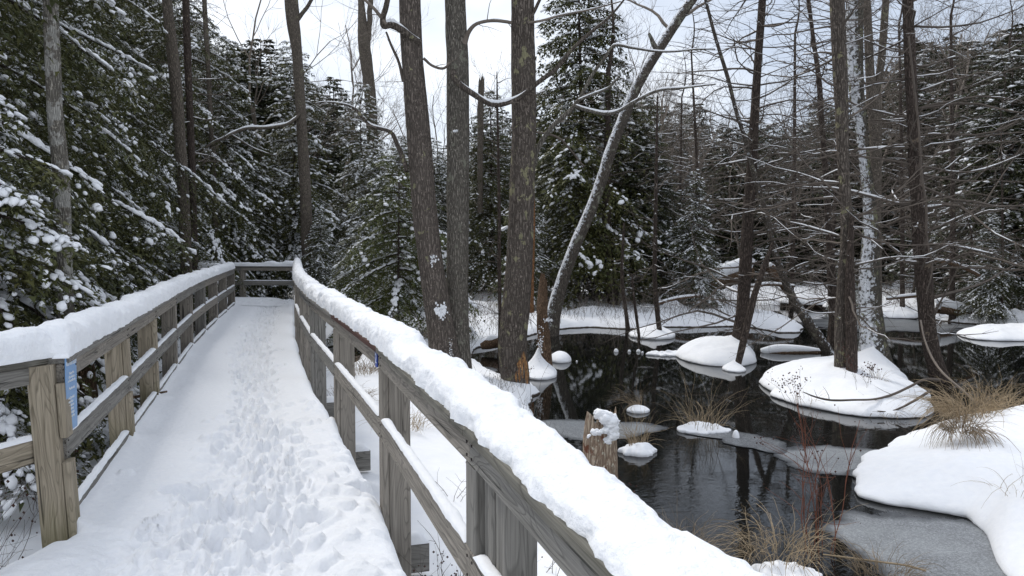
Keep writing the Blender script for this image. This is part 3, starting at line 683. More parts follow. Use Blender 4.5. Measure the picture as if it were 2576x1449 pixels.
mw = panel_mw((so_[0], so_[1], .765), (dL[0], dL[1], 0), (nL[0], nL[1], 0)) @ Matrix.Rotation(R(-3), 4, 'Z')
sign = plate('trail_sign', .26, .43, .005, m_blue, mw, 'pale blue metal trail sign with white lettering on the near left corner post', 'sign')
def on(mw_, x, y, z=.0012): return mw_ @ Matrix.Translation((x, y, z))
text_mesh('lettering', 'RED PINE LOOP', .034, m_white, sign, on(mw, 0, .158))
text_mesh('lettering', 'Designed for\nskis, snowshoes\nand foot traffic only', .0215, m_white, sign, on(mw, 0, .105))
text_mesh('lettering', 'Hazards include', .0215, m_white, sign, on(mw, 0, .018))
text_mesh('lettering', '-mud, boardwalk\n-steep slopes\n-exposed roots\n-crushed rock\n-narrow bridges\n-uneven surfaces', .0215, m_white, sign, on(mw, -.09, -.035), 'LEFT')
for x, y in ((-.10, .19), (.11, .15), (-.10, -.19)):
    g_ = Geo(); tube(g_, [(x, y, -.003), (x, y, .004)], .006, 8); b2 = g_.build('bolt', m_bolt, None, False); b2.parent = sign; b2.matrix_world = mw
snow_loft('snow_clump', [tuple(np.r_[so_ - dL * .12 - nL * .03, .975]), tuple(np.r_[so_ + dL * .13 - nL * .03, .985])], [nL, nL], lambda s, p: np.full(len(s), .085), lambda s, p: .035 + .03 * np.abs(noise(p, 20, 3, 2)), M_FLUFF, None, .012, 16, .012, 7)
tag(bpy.data.objects['snow_clump'], 'ragged clump of snow hanging over the top edge of the blue trail sign', 'snow clump')
dR = np.array((RN[5, 1] - RN[4, 1], RN[5, 0] - RN[4, 0])); dR /= np.linalg.norm(dR); nR = np.array((-dR[1], dR[0]))
p2 = np.array((RN[4, 1], RN[4, 0])) + dR * .10 + nR * .006
mw2 = panel_mw((p2[0], p2[1], .897), (-dR[0], -dR[1], 0), (nR[0], nR[1], 0))
pl2 = plate('number_plate', .085, .112, .004, m_dblue, mw2, 'small dark blue marker plate with a white number 2 on the right railing', 'sign')
text_mesh('number', '2', .092, m_white, pl2, on(mw2, 0, -.032))

# ------------------------------------------------------------------ trunks and limbs
def px_path(ctrl, Y, n=80, Y1=None):
    """ctrl: (u, v, width px) from the foot upwards"""
    Y1 = Y if Y1 is None else Y1; m_ = len(ctrl); out_ = []
    for k, c in enumerate(ctrl):
        yk = Y + (Y1 - Y) * k / max(m_ - 1, 1); p = P(c[0], c[1], yk); out_.append((*p, c[2] / 2 / F_PX * yk))
    s = spline(out_, n); return s[:, :3], np.maximum(s[:, 3], .002)
def blobs(g_, C, r_, D, rs_, sq=.62, elong=1.5, jit=.16):
    """many small irregular lumps of snow, one closed 22-face lump per centre"""
    C = np.asarray(C, float); n = len(C)
    if n == 0: return
    a = np.arange(6) * np.pi / 3
    T = np.concatenate([np.stack([.9 * np.cos(a), .9 * np.sin(a), -.35 + 0 * a], 1), np.stack([.78 * np.cos(a + .5), .78 * np.sin(a + .5), .42 + 0 * a], 1), [[0, 0, .9], [0, 0, -.8]]])
    V = T[None] * (1 + rs_.normal(size=(n, 14, 1)) * jit)
    D = D / (np.linalg.norm(D, axis=1)[:, None] + 1e-9); S = np.cross(D, np.array((0, 0, 1.0))); S /= np.linalg.norm(S, axis=1)[:, None] + 1e-9; U = np.cross(S, D)
    W_ = C[:, None] + np.asarray(r_)[:, None, None] * (V[..., 0:1] * elong * D[:, None] + V[..., 1:2] * S[:, None] + V[..., 2:3] * sq * U[:, None])
    k = np.arange(6); k2 = (k + 1) % 6
    F3 = np.concatenate([np.stack([k, k2, 6 + k], 1), np.stack([k2, 6 + k2, 6 + k], 1), np.stack([6 + k, 6 + k2, 12 + 0 * k], 1), [[4, 2, 0], [2, 1, 0], [4, 3, 2], [0, 5, 4]]])
    g_.add(W_.reshape(-1, 3), (F3[None] + (np.arange(n) * 14)[:, None, None]).reshape(-1, 3))
def trunk_mesh(g_, path, rad, sides=28, rid=.07, seed=0, flare=True, sc=9):
    n = len(path); t_, a, b_ = frames(path); th = np.arange(sides) * 2 * np.pi / sides
    dirs = np.cos(th)[None, :, None] * a[:, None] + np.sin(th)[None, :, None] * b_[:, None]
    r_ = np.repeat(rad[:, None], sides, 1)
    pts = (path[:, None] + dirs * r_[..., None]).reshape(-1, 3)
    q = pts * np.array([1, 1, .16]); nz = noise(q, sc, seed, 3).reshape(n, sides); nb = noise(pts, 1.4, seed + 5, 2).reshape(n, sides)
    r_ = r_ * (1 + rid * (1 - 2 * np.abs(nz)) + .05 * nb)
    if flare:
        d = np.linalg.norm(path - path[0], axis=1); fl = np.exp(-d / .22)[:, None]
        r_ = r_ * (1 + fl * (.32 + .25 * np.cos(th * 5 + seed)[None]))
    V = path[:, None] + dirs * r_[..., None]
    i_ = np.arange(n - 1)[:, None] * sides; j = np.arange(sides)[None]; k = (j + 1) % sides
    g_.add(V, np.stack([i_ + j, i_ + k, i_ + sides + k, i_ + sides + j], -1).reshape(-1, 4)); g_.add(V[-1], np.arange(sides)[None])
    return V
def rot_about(v, ax, a):
    ax = ax / (np.linalg.norm(ax) + 1e-9); c, s = math.cos(a), math.sin(a)
    return v * c + np.cross(ax, v) * s + ax * (ax @ v) * (1 - c)
def curve_from(p, d, L, n, bend, wob=.12, rs=rng):
    """wandering shoot from p in direction d; bend: pull added per step (vector)"""
    out_ = [p]; d = d / np.linalg.norm(d)
    for _ in range(n):
        d = d + bend / n + rs.normal(size=3) * wob / math.sqrt(n); d /= np.linalg.norm(d); out_.append(out_[-1] + d * L / n)
    return np.array(out_)
def snow_on(gs, path, rad, frac=.6, seed=0, k=.9, sides=5, up=.55):
    """broken strip of snow lying on the upper side of a limb"""
    nz = noise(path, 2.3, seed + 2, 2) + (frac - .5) * 2
    r_ = np.clip(nz * 1.6, 0, 1) * rad * k
    t_ = np.gradient(path, axis=0); t_ /= np.linalg.norm(t_, axis=1)[:, None] + 1e-9
    r_ = r_ * np.clip(1.25 - np.abs(t_[:, 2]) * 1.2, 0, 1)
    r_[0] = r_[-1] = 0; on_ = r_ > .0008
    i_ = 0
    while i_ < len(path):
        if on_[i_]:
            j = i_
            while j < len(path) and on_[j]: j += 1
            a = max(i_ - 1, 0); b_ = min(j + 1, len(path))
            if b_ - a >= 3:
                off = np.zeros((b_ - a, 3)); off[:, 2] = rad[a:b_] * up + r_[a:b_] * .35
                tube(gs, path[a:b_] + off, np.maximum(r_[a:b_], .0005), sides, 1.0, False)
            i_ = j
        else: i_ += 1
def twiggy(g_, gs, path, rad, dens, L, rs, depth=1, plane=.4, up=.1, wob=.2, snow=.0, minr=.0022):
    """side twigs along a limb"""
    d = np.r_[0, np.cumsum(np.linalg.norm(np.diff(path, axis=0), axis=1))]; tot = d[-1]
    for _ in range(max(1, int(dens * tot))):
        s = tot * (.12 + .88 * rs.random()); k = min(np.searchsorted(d, s), len(path) - 1); p = path[k]
        t_ = path[k] - path[k - 1]; t_ /= np.linalg.norm(t_) + 1e-9
        side = rs.normal(size=3); side[2] *= plane; side -= t_ * (side @ t_); side /= np.linalg.norm(side) + 1e-9
        dr_ = t_ * .75 + side * (.6 + .4 * rs.random()); l = L * (.35 + .8 * rs.random()) * (1.15 - .7 * s / tot)
        c = curve_from(p, dr_, l, 4 if depth == 0 else 5, np.array((0, 0, up * (rs.random() - .3) * 3)), wob, rs)
        r0 = max(min(rad[k] * .55, .004 + .006 * l), minr); rr2 = np.linspace(r0, minr * .55, len(c))
        tube(g_, c, rr2, 3, 1, False)
        if gs is not None and snow > 0 and rs.random() < snow: snow_on(gs, c, rr2 * 1.2, .6, rs.integers(99))
        if depth > 0: twiggy(g_, None, c, rr2, dens * 1.3, L * .45, rs, depth - 1, plane, up, wob, 0, minr)

def px_trunk_tree(name, ctrl, Y, m, label, cat='tree', top=None, Y1=None, foot=True, sides=28, n=150, rid=.07, group=None):
    """tree whose trunk follows the pixel controls; extended up out of the frame by `top` metres"""
    path, rad = px_path(ctrl, Y, n, Y1)
    if foot:
        z0 = min(gz(path[0][0], path[0][1]), path[0][2]) - .12
        dz = path[0][2] - z0
        if dz > .02: path = np.r_[[[path[0][0] - (path[3][0] - path[0][0]) * 0, path[0][1], z0]], path]; rad = np.r_[rad[0] * 1.05, rad]
    if top:
        t_ = path[-1] - path[-6]; t_ /= np.linalg.norm(t_); k = int(top / .25)
        ex = path[-1] + t_ * np.linspace(0, top, k + 1)[1:, None]; ex[:, 0] += .15 * np.sin(np.linspace(0, 3, k))
        path = np.r_[path, ex]; rad = np.r_[rad, rad[-1] * np.linspace(1, .35, k + 1)[1:]]
    root = empty(name, tuple(path[0]), label, cat, group)
    g_ = Geo(); trunk_mesh(g_, path, rad, sides, rid, int(abs(ctrl[0][0])))
    o = g_.build('trunk', m, root, True, path[0]); o.location = (0, 0, 0)
    return root, path, rad
def add_part(root, g_, name, m, smooth=True):
    if g_.n == 0: return
    o = g_.build(name, m, root, smooth, tuple(root.location)); o.location = (0, 0, 0)
    if name in ('branch_snow', 'limb_snow', 'seed_heads', 'snow_patch', 'snow_cap', 'twigs'): o['kind'] = 'stuff'
    return o
def limb(root, ctrl, Y, m, Y1=None, n=50, snow=.75, twigs=3.0, L=.7, rs=rng, sides=8, depth=1):
    path, rad = px_path(ctrl, Y, n, Y1); path = path + .02 * np.stack([noise(path, 3, 1), noise(path, 3, 2), noise(path, 3, 3)], 1)
    g_ = Geo(); trunk_mesh(g_, path, rad, sides, .08, 3, False)
    add_part(root, g_, 'limb', m)
    gs = Geo(); snow_on(gs, path, rad, snow, 5, 1.0, 6)
    add_part(root, gs, 'limb_snow', M_SNOW)
    gt = Geo(); twiggy(gt, None, path, rad, twigs, L, rs, depth, .8, .2, .3)
    add_part(root, gt, 'twigs', M_TWIGG if depth else M_TWIG)

big = {}
big['a'] = px_trunk_tree('oak_tree', [(1125, 950, 76), (1112, 850, 68), (1098, 760, 64), (1077, 620, 60), (1062, 450, 57), (1050, 300, 56), (1040, 180, 52), (1033, 60, 51), (1030, -60, 50)], 13.4, M_BARK1, 'thick brown trunk leaning left at its top, first of the three big trunks', top=7)
big['b'] = px_trunk_tree('maple_tree', [(1153, 950, 62), (1152, 860, 57), (1151, 750, 54), (1152, 600, 52), (1152, 450, 54), (1152, 300, 54), (1151, 150, 53), (1146, 50, 51), (1144, -60, 50)], 13.7, M_BARK2, 'straight grey-barked trunk, middle of the three big trunks', top=7)
big['c'] = px_trunk_tree('oak_tree', [(1300, 992, 52), (1294, 940, 68), (1290, 880, 70), (1297, 780, 68), (1308, 620, 63), (1314, 450, 60), (1318, 300, 58), (1317, 180, 60), (1315, 80, 56), (1314, -60, 54)], 13.2, M_BARK3, 'thick dark trunk with yellow lichen and a beaver-chewed orange foot, at the water edge', top=7)
big['d'] = px_trunk_tree('leaning_tree', [(1382, 850, 46), (1392, 790, 36), (1412, 715, 31), (1446, 620, 29), (1481, 540, 28), (1511, 460, 27), (1536, 380, 27), (1567, 300, 26), (1606, 210, 25), (1655, 128, 24), (1702, 55, 23), (1750, -12, 22), (1860, -120, 22)], 21.3, M_BARK4, 'grey tree leaning far to the right with snow plastered on its upper side', top=3)
# chewed foot of tree c: a torn patch standing 6 mm proud of the bark
for nm_, (r_o, p_a, r_a) in big.items():
    rs_ = np.random.default_rng(len(nm_) + ord(nm_)); gk = Geo(); top_k = np.nonzero(p_a[:, 2] > 5.8)[0]
    for q in range(16):
        kk = top_k[rs_.integers(0, len(top_k))]; a = rs_.random() * 6.28; d0 = np.array((math.cos(a), math.sin(a), .35 + .5 * rs_.random())); l = 1.8 + 2.6 * rs_.random()
        c = curve_from(p_a[kk], d0, l, 10, np.array((0, 0, .4)), .35, rs_); rr2 = np.linspace(min(.05, r_a[kk] * .5), .008, 11); tube(gk, c, rr2, 5, 1, False); twiggy(gk, None, c, rr2, 4, 1.1, rs_, 1, .8, .2, .3)
    add_part(r_o, gk, 'crown', M_TWIGG, False)
ro, pa, ra = big['c']; g_ = Geo(); rs = np.random.default_rng(3)
nn_ = 20; th = np.linspace(-1.35, .55, 16)
zz = np.linspace(-.78, -.20, nn_); V = []
for z in zz:
    k = np.argmin(np.abs(pa[:, 2] - z)); d_ = pa[k][2] - pa[0][2]; rr2 = ra[k] * 1.03 + .004
    f_ = (z + .78) / .58; wdt = (1.0 - .85 * f_ ** 1.3) * (1 + .12 * math.sin(z * 31))
    for a in th:
        aa = -1.57 + .75 + (a + .4) * wdt + .08 * math.sin(z * 19)
        r_ = rr2 + .006 * math.sin(aa * 23 + z * 3) + .006
        V.append((pa[k][0] + r_ * math.cos(aa), pa[k][1] + r_ * math.sin(aa), z + .05 * math.sin(a * 9) * f_))
i_ = np.arange(nn_ - 1)[:, None] * 16 + np.arange(15)[None]
g_.add(V, np.stack([i_, i_ + 1, i_ + 17, i_ + 16], -1).reshape(-1, 4)); add_part(ro, g_, 'chewed_wood', M_CHEW)
def splat(root, u, v, Y, w_, h_, seed, name='snow_patch', n=26):
    n *= 3
    """ragged lump of snow sticking to bark"""
    c = P(u, v, Y); g_ = Geo(); rs_ = np.random.default_rng(seed)
    for _ in range(n):
        a = rs_.normal(size=2); q = c + np.array((a[0] * w_ / 3.2, -.02 * rs_.random(), a[1] * h_ / 3.2)); s = (.25 + rs_.random()) * w_ * .11
        th_ = np.linspace(0, 2 * np.pi, 7)[:-1]; ph = np.array([-.9, -.2, .5, 1.2])
        V = np.array([(q[0] + s * math.cos(p_) * math.cos(t_) * 1.0, q[1] + s * .6 * math.cos(p_) * math.sin(t_), q[2] + s * (1.3 * math.sin(p_))) for p_ in ph for t_ in th_]) + rs_.normal(size=(24, 3)) * s * .12
        i2 = np.arange(3)[:, None] * 6; j = np.arange(6)[None]; k = (j + 1) % 6
        g_.add(V, np.stack([i2 + j, i2 + k, i2 + 6 + k, i2 + 6 + j], -1).reshape(-1, 4)); g_.add(V[-6:], [[0, 1, 2, 3, 4, 5]])
    add_part(root, g_, name, M_FLUFF)
splat(big['a'][0], 1108, 782, 13.0, .17, .16, 1, n=34); splat(big['a'][0], 1090, 655, 13.05, .10, .16, 2, n=12); splat(big['a'][0], 1134, 885, 13.15, .05, .40, 3, n=22)
splat(big['b'][0], 1147, 330, 13.35, .10, .03, 6, n=8)
# limbs
rs = np.random.default_rng(12)
limb(big['b'][0], [(1140, 178, 15), (1142, 195, 16), (1155, 212, 15), (1190, 240, 14), (1243, 264, 13), (1296, 250, 12), (1349, 209, 11), (1391, 180, 10), (1434, 132, 9), (1481, 85, 8), (1534, 42, 6), (1575, -10, 4)], 13.2, M_BARK3, Y1=12.4, snow=.95, twigs=3.2, rs=rs)
limb(big['b'][0], [(1170, 110, 14), (1178, 85, 11), (1192, 67, 9), (1222, 53, 8), (1270, 54, 8), (1307, 60, 7), (1350, 56, 6), (1428, 37, 5), (1500, 22, 4), (1560, 5, 3)], 13.5, M_TWIGG, Y1=12.8, snow=.6, twigs=3.2, rs=rs)
limb(big['a'][0], [(1056, 112, 18), (1030, 92, 19), (1004, 72, 18), (984, 60, 18), (968, 62, 17), (965, 45, 14), (972, 20, 13), (980, -30, 12)], 13.3, M_BARK3, Y1=12.9, snow=.9, twigs=1.5, rs=rs)
limb(big['a'][0], [(975, 60, 8), (955, 35, 8), (925, 5, 7), (880, -40, 5)], 13.0, M_TWIGG, snow=.7, twigs=3, rs=rs)
limb(big['a'][0], [(1022, 432, 10), (1012, 395, 11), (1000, 363, 11), (984, 335, 10), (960, 325, 9), (936, 316, 9), (912, 295, 8), (890, 272, 6), (846, 259, 4), (790, 262, 2)], 13.3, M_BARK3, Y1=13.9, snow=.9, twigs=4, rs=rs)
limb(big['a'][0], [(1014, 205, 9), (1003, 165, 7), (985, 120, 6), (972, 82, 5)], 13.4, M_TWIG, snow=.1, twigs=3, rs=rs)
limb(big['a'][0], [(1064, 148, 7), (1090, 168, 6), (1115, 172, 6), (1133, 158, 5)], 13.2, M_TWIG, snow=.2, twigs=5, rs=rs)
limb(big['c'][0], [(1345, 415, 16), (1350, 380, 13), (1370, 342, 11), (1405, 305, 11), (1444, 266, 11), (1470, 225, 9), (1492, 185, 8), (1520, 145, 7), (1539, 118, 7), (1592, 120, 6), (1656, 130, 5), (1730, 126, 4), (1800, 125, 3)], 13.4, M_BARK2, Y1=12.9, snow=.8, twigs=3.2, rs=rs)
limb(big['c'][0], [(1444, 266, 8), (1480, 278, 9), (1520, 286, 9), (1560, 278, 8), (1592, 259, 8), (1656, 230, 7), (1725, 222, 5), (1800, 212, 3)], 13.1, M_BARK2, Y1=12.6, snow=.9, twigs=3.2, rs=rs)
limb(big['c'][0], [(1453, 254, 6), (1490, 238, 7), (1530, 222, 6), (1562, 190, 4)], 13.1, M_BARK2, snow=1.0, twigs=2, rs=rs)
limb(big['c'][0], [(1326, 62, 8), (1345, 30, 8), (1362, -10, 7)], 13.1, M_BARK3, snow=.4, twigs=3, rs=rs)
limb(big['d'][0], [(1654, 128, 13), (1645, 112, 12), (1638, 96, 9), (1632, 84, 6)], 21, M_BARK2, snow=1.2, twigs=4, L=.5, rs=rs)
limb(big['d'][0], [(1345, 330, 5), (1400, 345, 5), (1470, 420, 4)], 21, M_TWIG, snow=.5, twigs=3, L=.8, rs=rs)

def larch(name, ctrl, Y, m, label, top=4, dens=6.0, Lmax=3.6, seed=0, zmin=.4, sides=18, twd=6.0, snow=.75, Y1=None, twm=M_TWIG, group=None, n=110, foot=True, slope=(-.25, .35)):
    root, path, rad = px_trunk_tree(name, ctrl, Y, m, label, 'tree', top, Y1, foot, sides, n, .08, group)
    rs_ = np.random.default_rng(seed); g_ = Geo(); gs = Geo()
    d = np.r_[0, np.cumsum(np.linalg.norm(np.diff(path, axis=0), axis=1))]; tot = d[-1]
    for q in range(int(dens * 1.9 * tot)):
        s = tot * rs_.random(); k = min(np.searchsorted(d, s), len(path) - 1); p = path[k]
        if p[2] < zmin: continue
        az = rs_.random() * 2 * np.pi; hfr = s / tot
        L = Lmax * (.3 + .7 * rs_.random()) * (1.05 - .55 * hfr)
        el = slope[0] + (slope[1] - slope[0]) * rs_.random()
        dr_ = np.array((math.cos(az) * math.cos(el), math.sin(az) * math.cos(el), math.sin(el)))
        c = curve_from(p, dr_, L, 9, np.array((0, 0, .55 * rs_.random() - .12)), .42, rs_)
        r0 = min(.005 + .0070 * L, rad[k] * .6); r0 *= .55 + .75 * rs_.random(); rr2 = np.linspace(r0, .0035, len(c))
        tube(g_, c, rr2, 4, 1, False)
        if rs_.random() < snow: snow_on(gs, c, np.maximum(rr2, .006) * 1.0, .45 + .3 * rs_.random(), int(rs_.integers(999)), 1.0, 4, .4)
        twiggy(g_, None, c, rr2, twd, .55, rs_, 0, .35, .12, .25, 0, .0022)
    add_part(root, g_, 'crown', twm, False); add_part(root, gs, 'branch_snow', M_SNOW)
    return root, path, rad
larch('larch_tree', [(1850, 890, 38), (1858, 850, 34), (1866, 790, 31), (1872, 720, 30), (1878, 620, 29), (1884, 520, 27), (1891, 423, 25), (1898, 300, 22), (1907, 150, 19), (1918, 0, 18), (1922, -60, 17)], 17.0, M_BARKD, 'straight dark larch trunk rising from the rounded snow islet', seed=1, dens=7.5, Lmax=3.8, zmin=-.2)
larch('larch_tree', [(2114, 958, 32), (2115, 880, 31), (2117, 780, 30), (2124, 700, 30), (2130, 600, 28), (2127, 500, 26), (2120, 380, 28), (2118, 300, 30), (2112, 150, 33), (2106, 0, 34), (2104, -60, 33)], 13.0, M_BARK3, 'taller stem of the twin dark trunks on the large snow islet', seed=2, dens=6, Lmax=3.0, zmin=.1)
larch('larch_tree', [(2146, 986, 20), (2143, 930, 27), (2142, 860, 27), (2140, 780, 26), (2138, 700, 22), (2140, 620, 16), (2143, 540, 9)], 12.8, M_BARKD, 'shorter front stem of the twin dark trunks on the large snow islet', seed=3, dens=2, Lmax=1.2, top=None, zmin=.2)
larch('larch_tree', [(2366, 960, 46), (2350, 905, 38), (2338, 850, 37), (2330, 780, 38), (2324, 700, 40), (2316, 620, 37), (2308, 500, 33), (2302, 400, 31), (2294, 250, 27), (2288, 120, 25), (2284, 0, 24), (2282, -60, 23)], 14.2, M_BARKD, 'dark flaky-barked larch trunk above the tawny grass tuft', seed=4, dens=7.5, Lmax=4.0, zmin=-.1)
larch('old_tree', [(2200, 935, 92), (2196, 870, 66), (2190, 800, 56), (2186, 700, 48), (2190, 620, 40), (2186, 500, 28), (2174, 400, 25), (2166, 320, 26), (2154, 220, 34), (2150, 120, 38), (2150, 0, 40), (2150, -60, 40)], 14.9, M_BARKS, 'pale trunk plastered with snow, behind the twin dark trunks', seed=5, dens=1.5, Lmax=2.0, zmin=1.8, snow=.4)
_sl = larch('slanting_tree', [(2097, 906, 26), (2060, 850, 26), (2026, 800, 24), (1996, 752, 20), (1968, 690, 18), (1940, 600, 15), (1915, 495, 13), (1893, 423, 12), (1874, 350, 10), (1852, 280, 9), (1832, 200, 9), (1800, 95, 8), (1775, 0, 7), (1762, -50, 6)], 16.6, bark_mat('snow_striped_bark', (.15, .13, .11), (.035, .03, .026), 1.6, .05, (.25, .24, .18), (-.2, -.2, .95), .5), 'slim tree slanting up leftwards from the large islet, snow along its upper side', seed=6, dens=3.0, Lmax=2.2, zmin=.4, top=1.0)
ro, pa, ra = _sl; k_ = pa[:, 2] < 2.2; off_ = np.zeros_like(pa[k_]); off_[:, 0] = ra[k_] * .35; gsl = Geo(); snow_on(gsl, pa[k_] + off_, ra[k_], 1.1, 4, .95, 8, .62); add_part(ro, gsl, 'limb_snow', M_FLUFF)
larch('slanting_sapling', [(1853, 930, 15), (1868, 868, 17), (1884, 800, 17), (1897, 745, 16), (1912, 700, 14), (1928, 655, 12), (1945, 610, 7)], 15.6, M_BARKD, 'thin dark stem leaning right, crossing the straight larch trunk near its foot', seed=7, dens=2.0, Lmax=1.2, top=None, zmin=.0)
larch('larch_tree', [(2098, 800, 24), (2092, 700, 21), (2088, 620, 19), (2082, 520, 16), (2076, 420, 14), (2068, 320, 13), (2060, 200, 12), (2045, 90, 10), (2030, -30, 9)], 18.5, M_BARKD, 'slender dark trunk just left of the twin trunks', seed=8, dens=5, Lmax=2.8, zmin=.3)
larch('maple_tree', [(2204, 780, 26), (2205, 650, 24), (2204, 520, 24), (2203, 420, 26), (2202, 320, 28), (2196, 250, 30), (2190, 200, 22), (2185, 100, 20), (2180, 0, 18), (2176, -50, 17)], 20.5, M_BARKL, 'grey forked trunk behind the snow-plastered one', seed=9, dens=2.5, Lmax=3.0, zmin=2.2)
limb([o for o in bpy.data.objects if o.get('label') == 'grey forked trunk behind the snow-plastered one'][0], [(2196, 260, 20), (2210, 200, 18), (2220, 120, 18), (2226, 40, 17), (2230, -40, 16)], 20.5, M_BARKL, snow=.5, twigs=2, L=1.2, rs=rs)
larch('sapling', [(1258, 790, 9), (1256, 700, 9), (1256, 560, 8), (1254, 420, 7), (1251, 260, 5), (1250, 180, 2)], 17.5, M_BARKD, 'thin dark sapling standing between the second and third big trunks', seed=10, dens=4, Lmax=1.1, top=None, zmin=-.2)
larch('sapling', [(1662, 852, 13), (1655, 800, 12), (1648, 720, 11), (1648, 600, 10), (1650, 480, 9), (1652, 360, 6), (1654, 240, 3)], 20.8, M_BARKD, 'upright thin sapling on the pointed snow islet', seed=11, dens=5, Lmax=1.8, top=None, zmin=-.1)
larch('sapling', [(1607, 840, 7), (1600, 790, 7), (1594, 740, 6), (1590, 690, 4)], 20.3, M_BARKD, 'bent twig-thin sapling left of the upright one on the pointed islet', seed=12, dens=5, Lmax=.7, top=None, zmin=-.3)
larch('sapling', [(1580, 832, 10), (1574, 780, 9), (1566, 720, 9), (1566, 640, 7), (1570, 560, 5)], 22.8, M_BARKD, 'dark curved sapling at the edge of the far bank', seed=13, dens=4, Lmax=1.0, top=None, zmin=-.3)
larch('larch_tree', [(1545, 770, 30), (1535, 720, 24), (1528, 600, 22), (1526, 480, 19), (1528, 340, 16), (1530, 200, 12)], 27.5, M_BARKD, 'dark trunk standing on the far bank among bare branches', seed=14, dens=8, Lmax=2.6, top=3, zmin=.1)
for k, (u, v0, u1, v1, w_, Y) in enumerate([(2395, 800, 2392, 60, 14, 25), (2478, 800, 2450, 660, 15, 26), (2520, 808, 2518, 300, 7, 24), (1990, 770, 2000, 100, 13, 30), (1765, 760, 1740, 150, 10, 28), (2270, 790, 2262, 80, 12, 27), (1700, 760, 1715, 260, 9, 32), (2090, 770, 2110, 60, 10, 33), (2555, 800, 2540, 120, 11, 31)]):
    larch('larch_tree', [(u, v0, w_), (u * .6 + u1 * .4 + 3, v0 * .6 + v1 * .4, w_ * .8), (u1, v1, w_ * .45)], Y, M_BARKD, ['short slender bare larch right behind the dark flaky trunk', 'stubby leaning bare trunk on the far right bank', 'very thin bare sapling near the right edge of the far bank', 'bare larch seen between the straight dark trunk and the twin trunks', 'thin bare larch left of the straight dark trunk, above the thick snowy log', 'thin bare larch just left of the dark flaky trunk', 'thin bare larch right of the upright sapling on the pointed islet', 'thin bare larch directly behind the twin dark trunks', 'thin bare larch rising at the right picture edge beyond the pond'][k], seed=30 + k, dens=6, Lmax=3.0, top=2, zmin=.3, sides=8, n=50, group='bare larches beyond the pond', twd=6)
# left side trunks
px_trunk_tree('ash_tree', [(165, 800, 40), (158, 600, 38), (152, 420, 37), (140, 300, 36), (134, 180, 34), (129, 60, 34), (127, -60, 33)], 8.1, M_BARKW, 'pale lichen-speckled trunk rising through the hemlock boughs', top=6)
px_trunk_tree('maple_tree', [(470, 700, 27), (462, 500, 26), (455, 380, 26), (443, 220, 27), (430, 100, 26), (420, 0, 23), (415, -60, 22)], 20, M_BARKL, 'grey-brown trunk among the dark hemlocks, wider of the two side by side', top=5)
larch('maple_tree', [(490, 700, 18), (486, 520, 17), (480, 350, 17), (474, 200, 17), (469, 60, 17), (466, -60, 15)], 20.6, M_BARKD, 'narrow dark trunk right beside the grey-brown one among the hemlocks', seed=60, dens=3, Lmax=2.0, zmin=2.5)
larch('birch_tree', [(544, 700, 13), (542, 600, 13), (538, 450, 12), (530, 300, 11), (524, 180, 11), (518, 80, 11), (512, -40, 11)], 25.6, M_BARKL, 'slim straight trunk behind the left end of the far railing', seed=61, dens=2.5, Lmax=2.2, zmin=2)
tl5 = px_trunk_tree('maple_tree', [(779, 700, 30), (772, 600, 28), (769, 500, 27), (764, 400, 26), (758, 300, 24), (752, 200, 24), (746, 120, 26), (738, 60, 30), (733, 0, 32), (730, -60, 30)], 27, M_BARKL, 'grey-brown trunk behind the far railing with a long snowy limb reaching left', top=6)[0]
limb(tl5, [(766, 272, 8), (745, 296, 8), (727, 310, 8), (679, 321, 8), (621, 324, 8), (590, 333, 8), (567, 344, 7), (524, 366, 6), (485, 389, 3)], 27, M_BARKL, Y1=25, snow=1.0, twigs=2, L=.8, rs=rs)
limb(tl5, [(582, 340, 5), (605, 352, 5), (630, 369, 4), (660, 382, 3), (700, 392, 2)], 25.6, M_BARKL, snow=1.0, twigs=2, L=.8, rs=rs)
limb(tl5, [(742, 60, 12), (765, 30, 10), (800, -30, 8)], 27, M_BARKL, snow=.5, twigs=3, L=1.5, rs=rs)
px_trunk_tree('maple_tree', [(948, 640, 24), (943, 500, 25), (938, 400, 26), (934, 280, 27), (926, 190, 28), (916, 110, 28), (908, 0, 15), (904, -60, 14)], 34, M_BARKL, 'distant forked grey trunk standing against the sky left of the big trunks', top=4)
limb(bpy.data.objects['maple_tree.004'] if 'maple_tree.004' in bpy.data.objects else tl5, [(918, 130, 16), (926, 90, 14), (930, 40, 13), (933, -40, 12)], 34, M_BARKL, snow=.3, twigs=3, L=1.6, rs=rs)

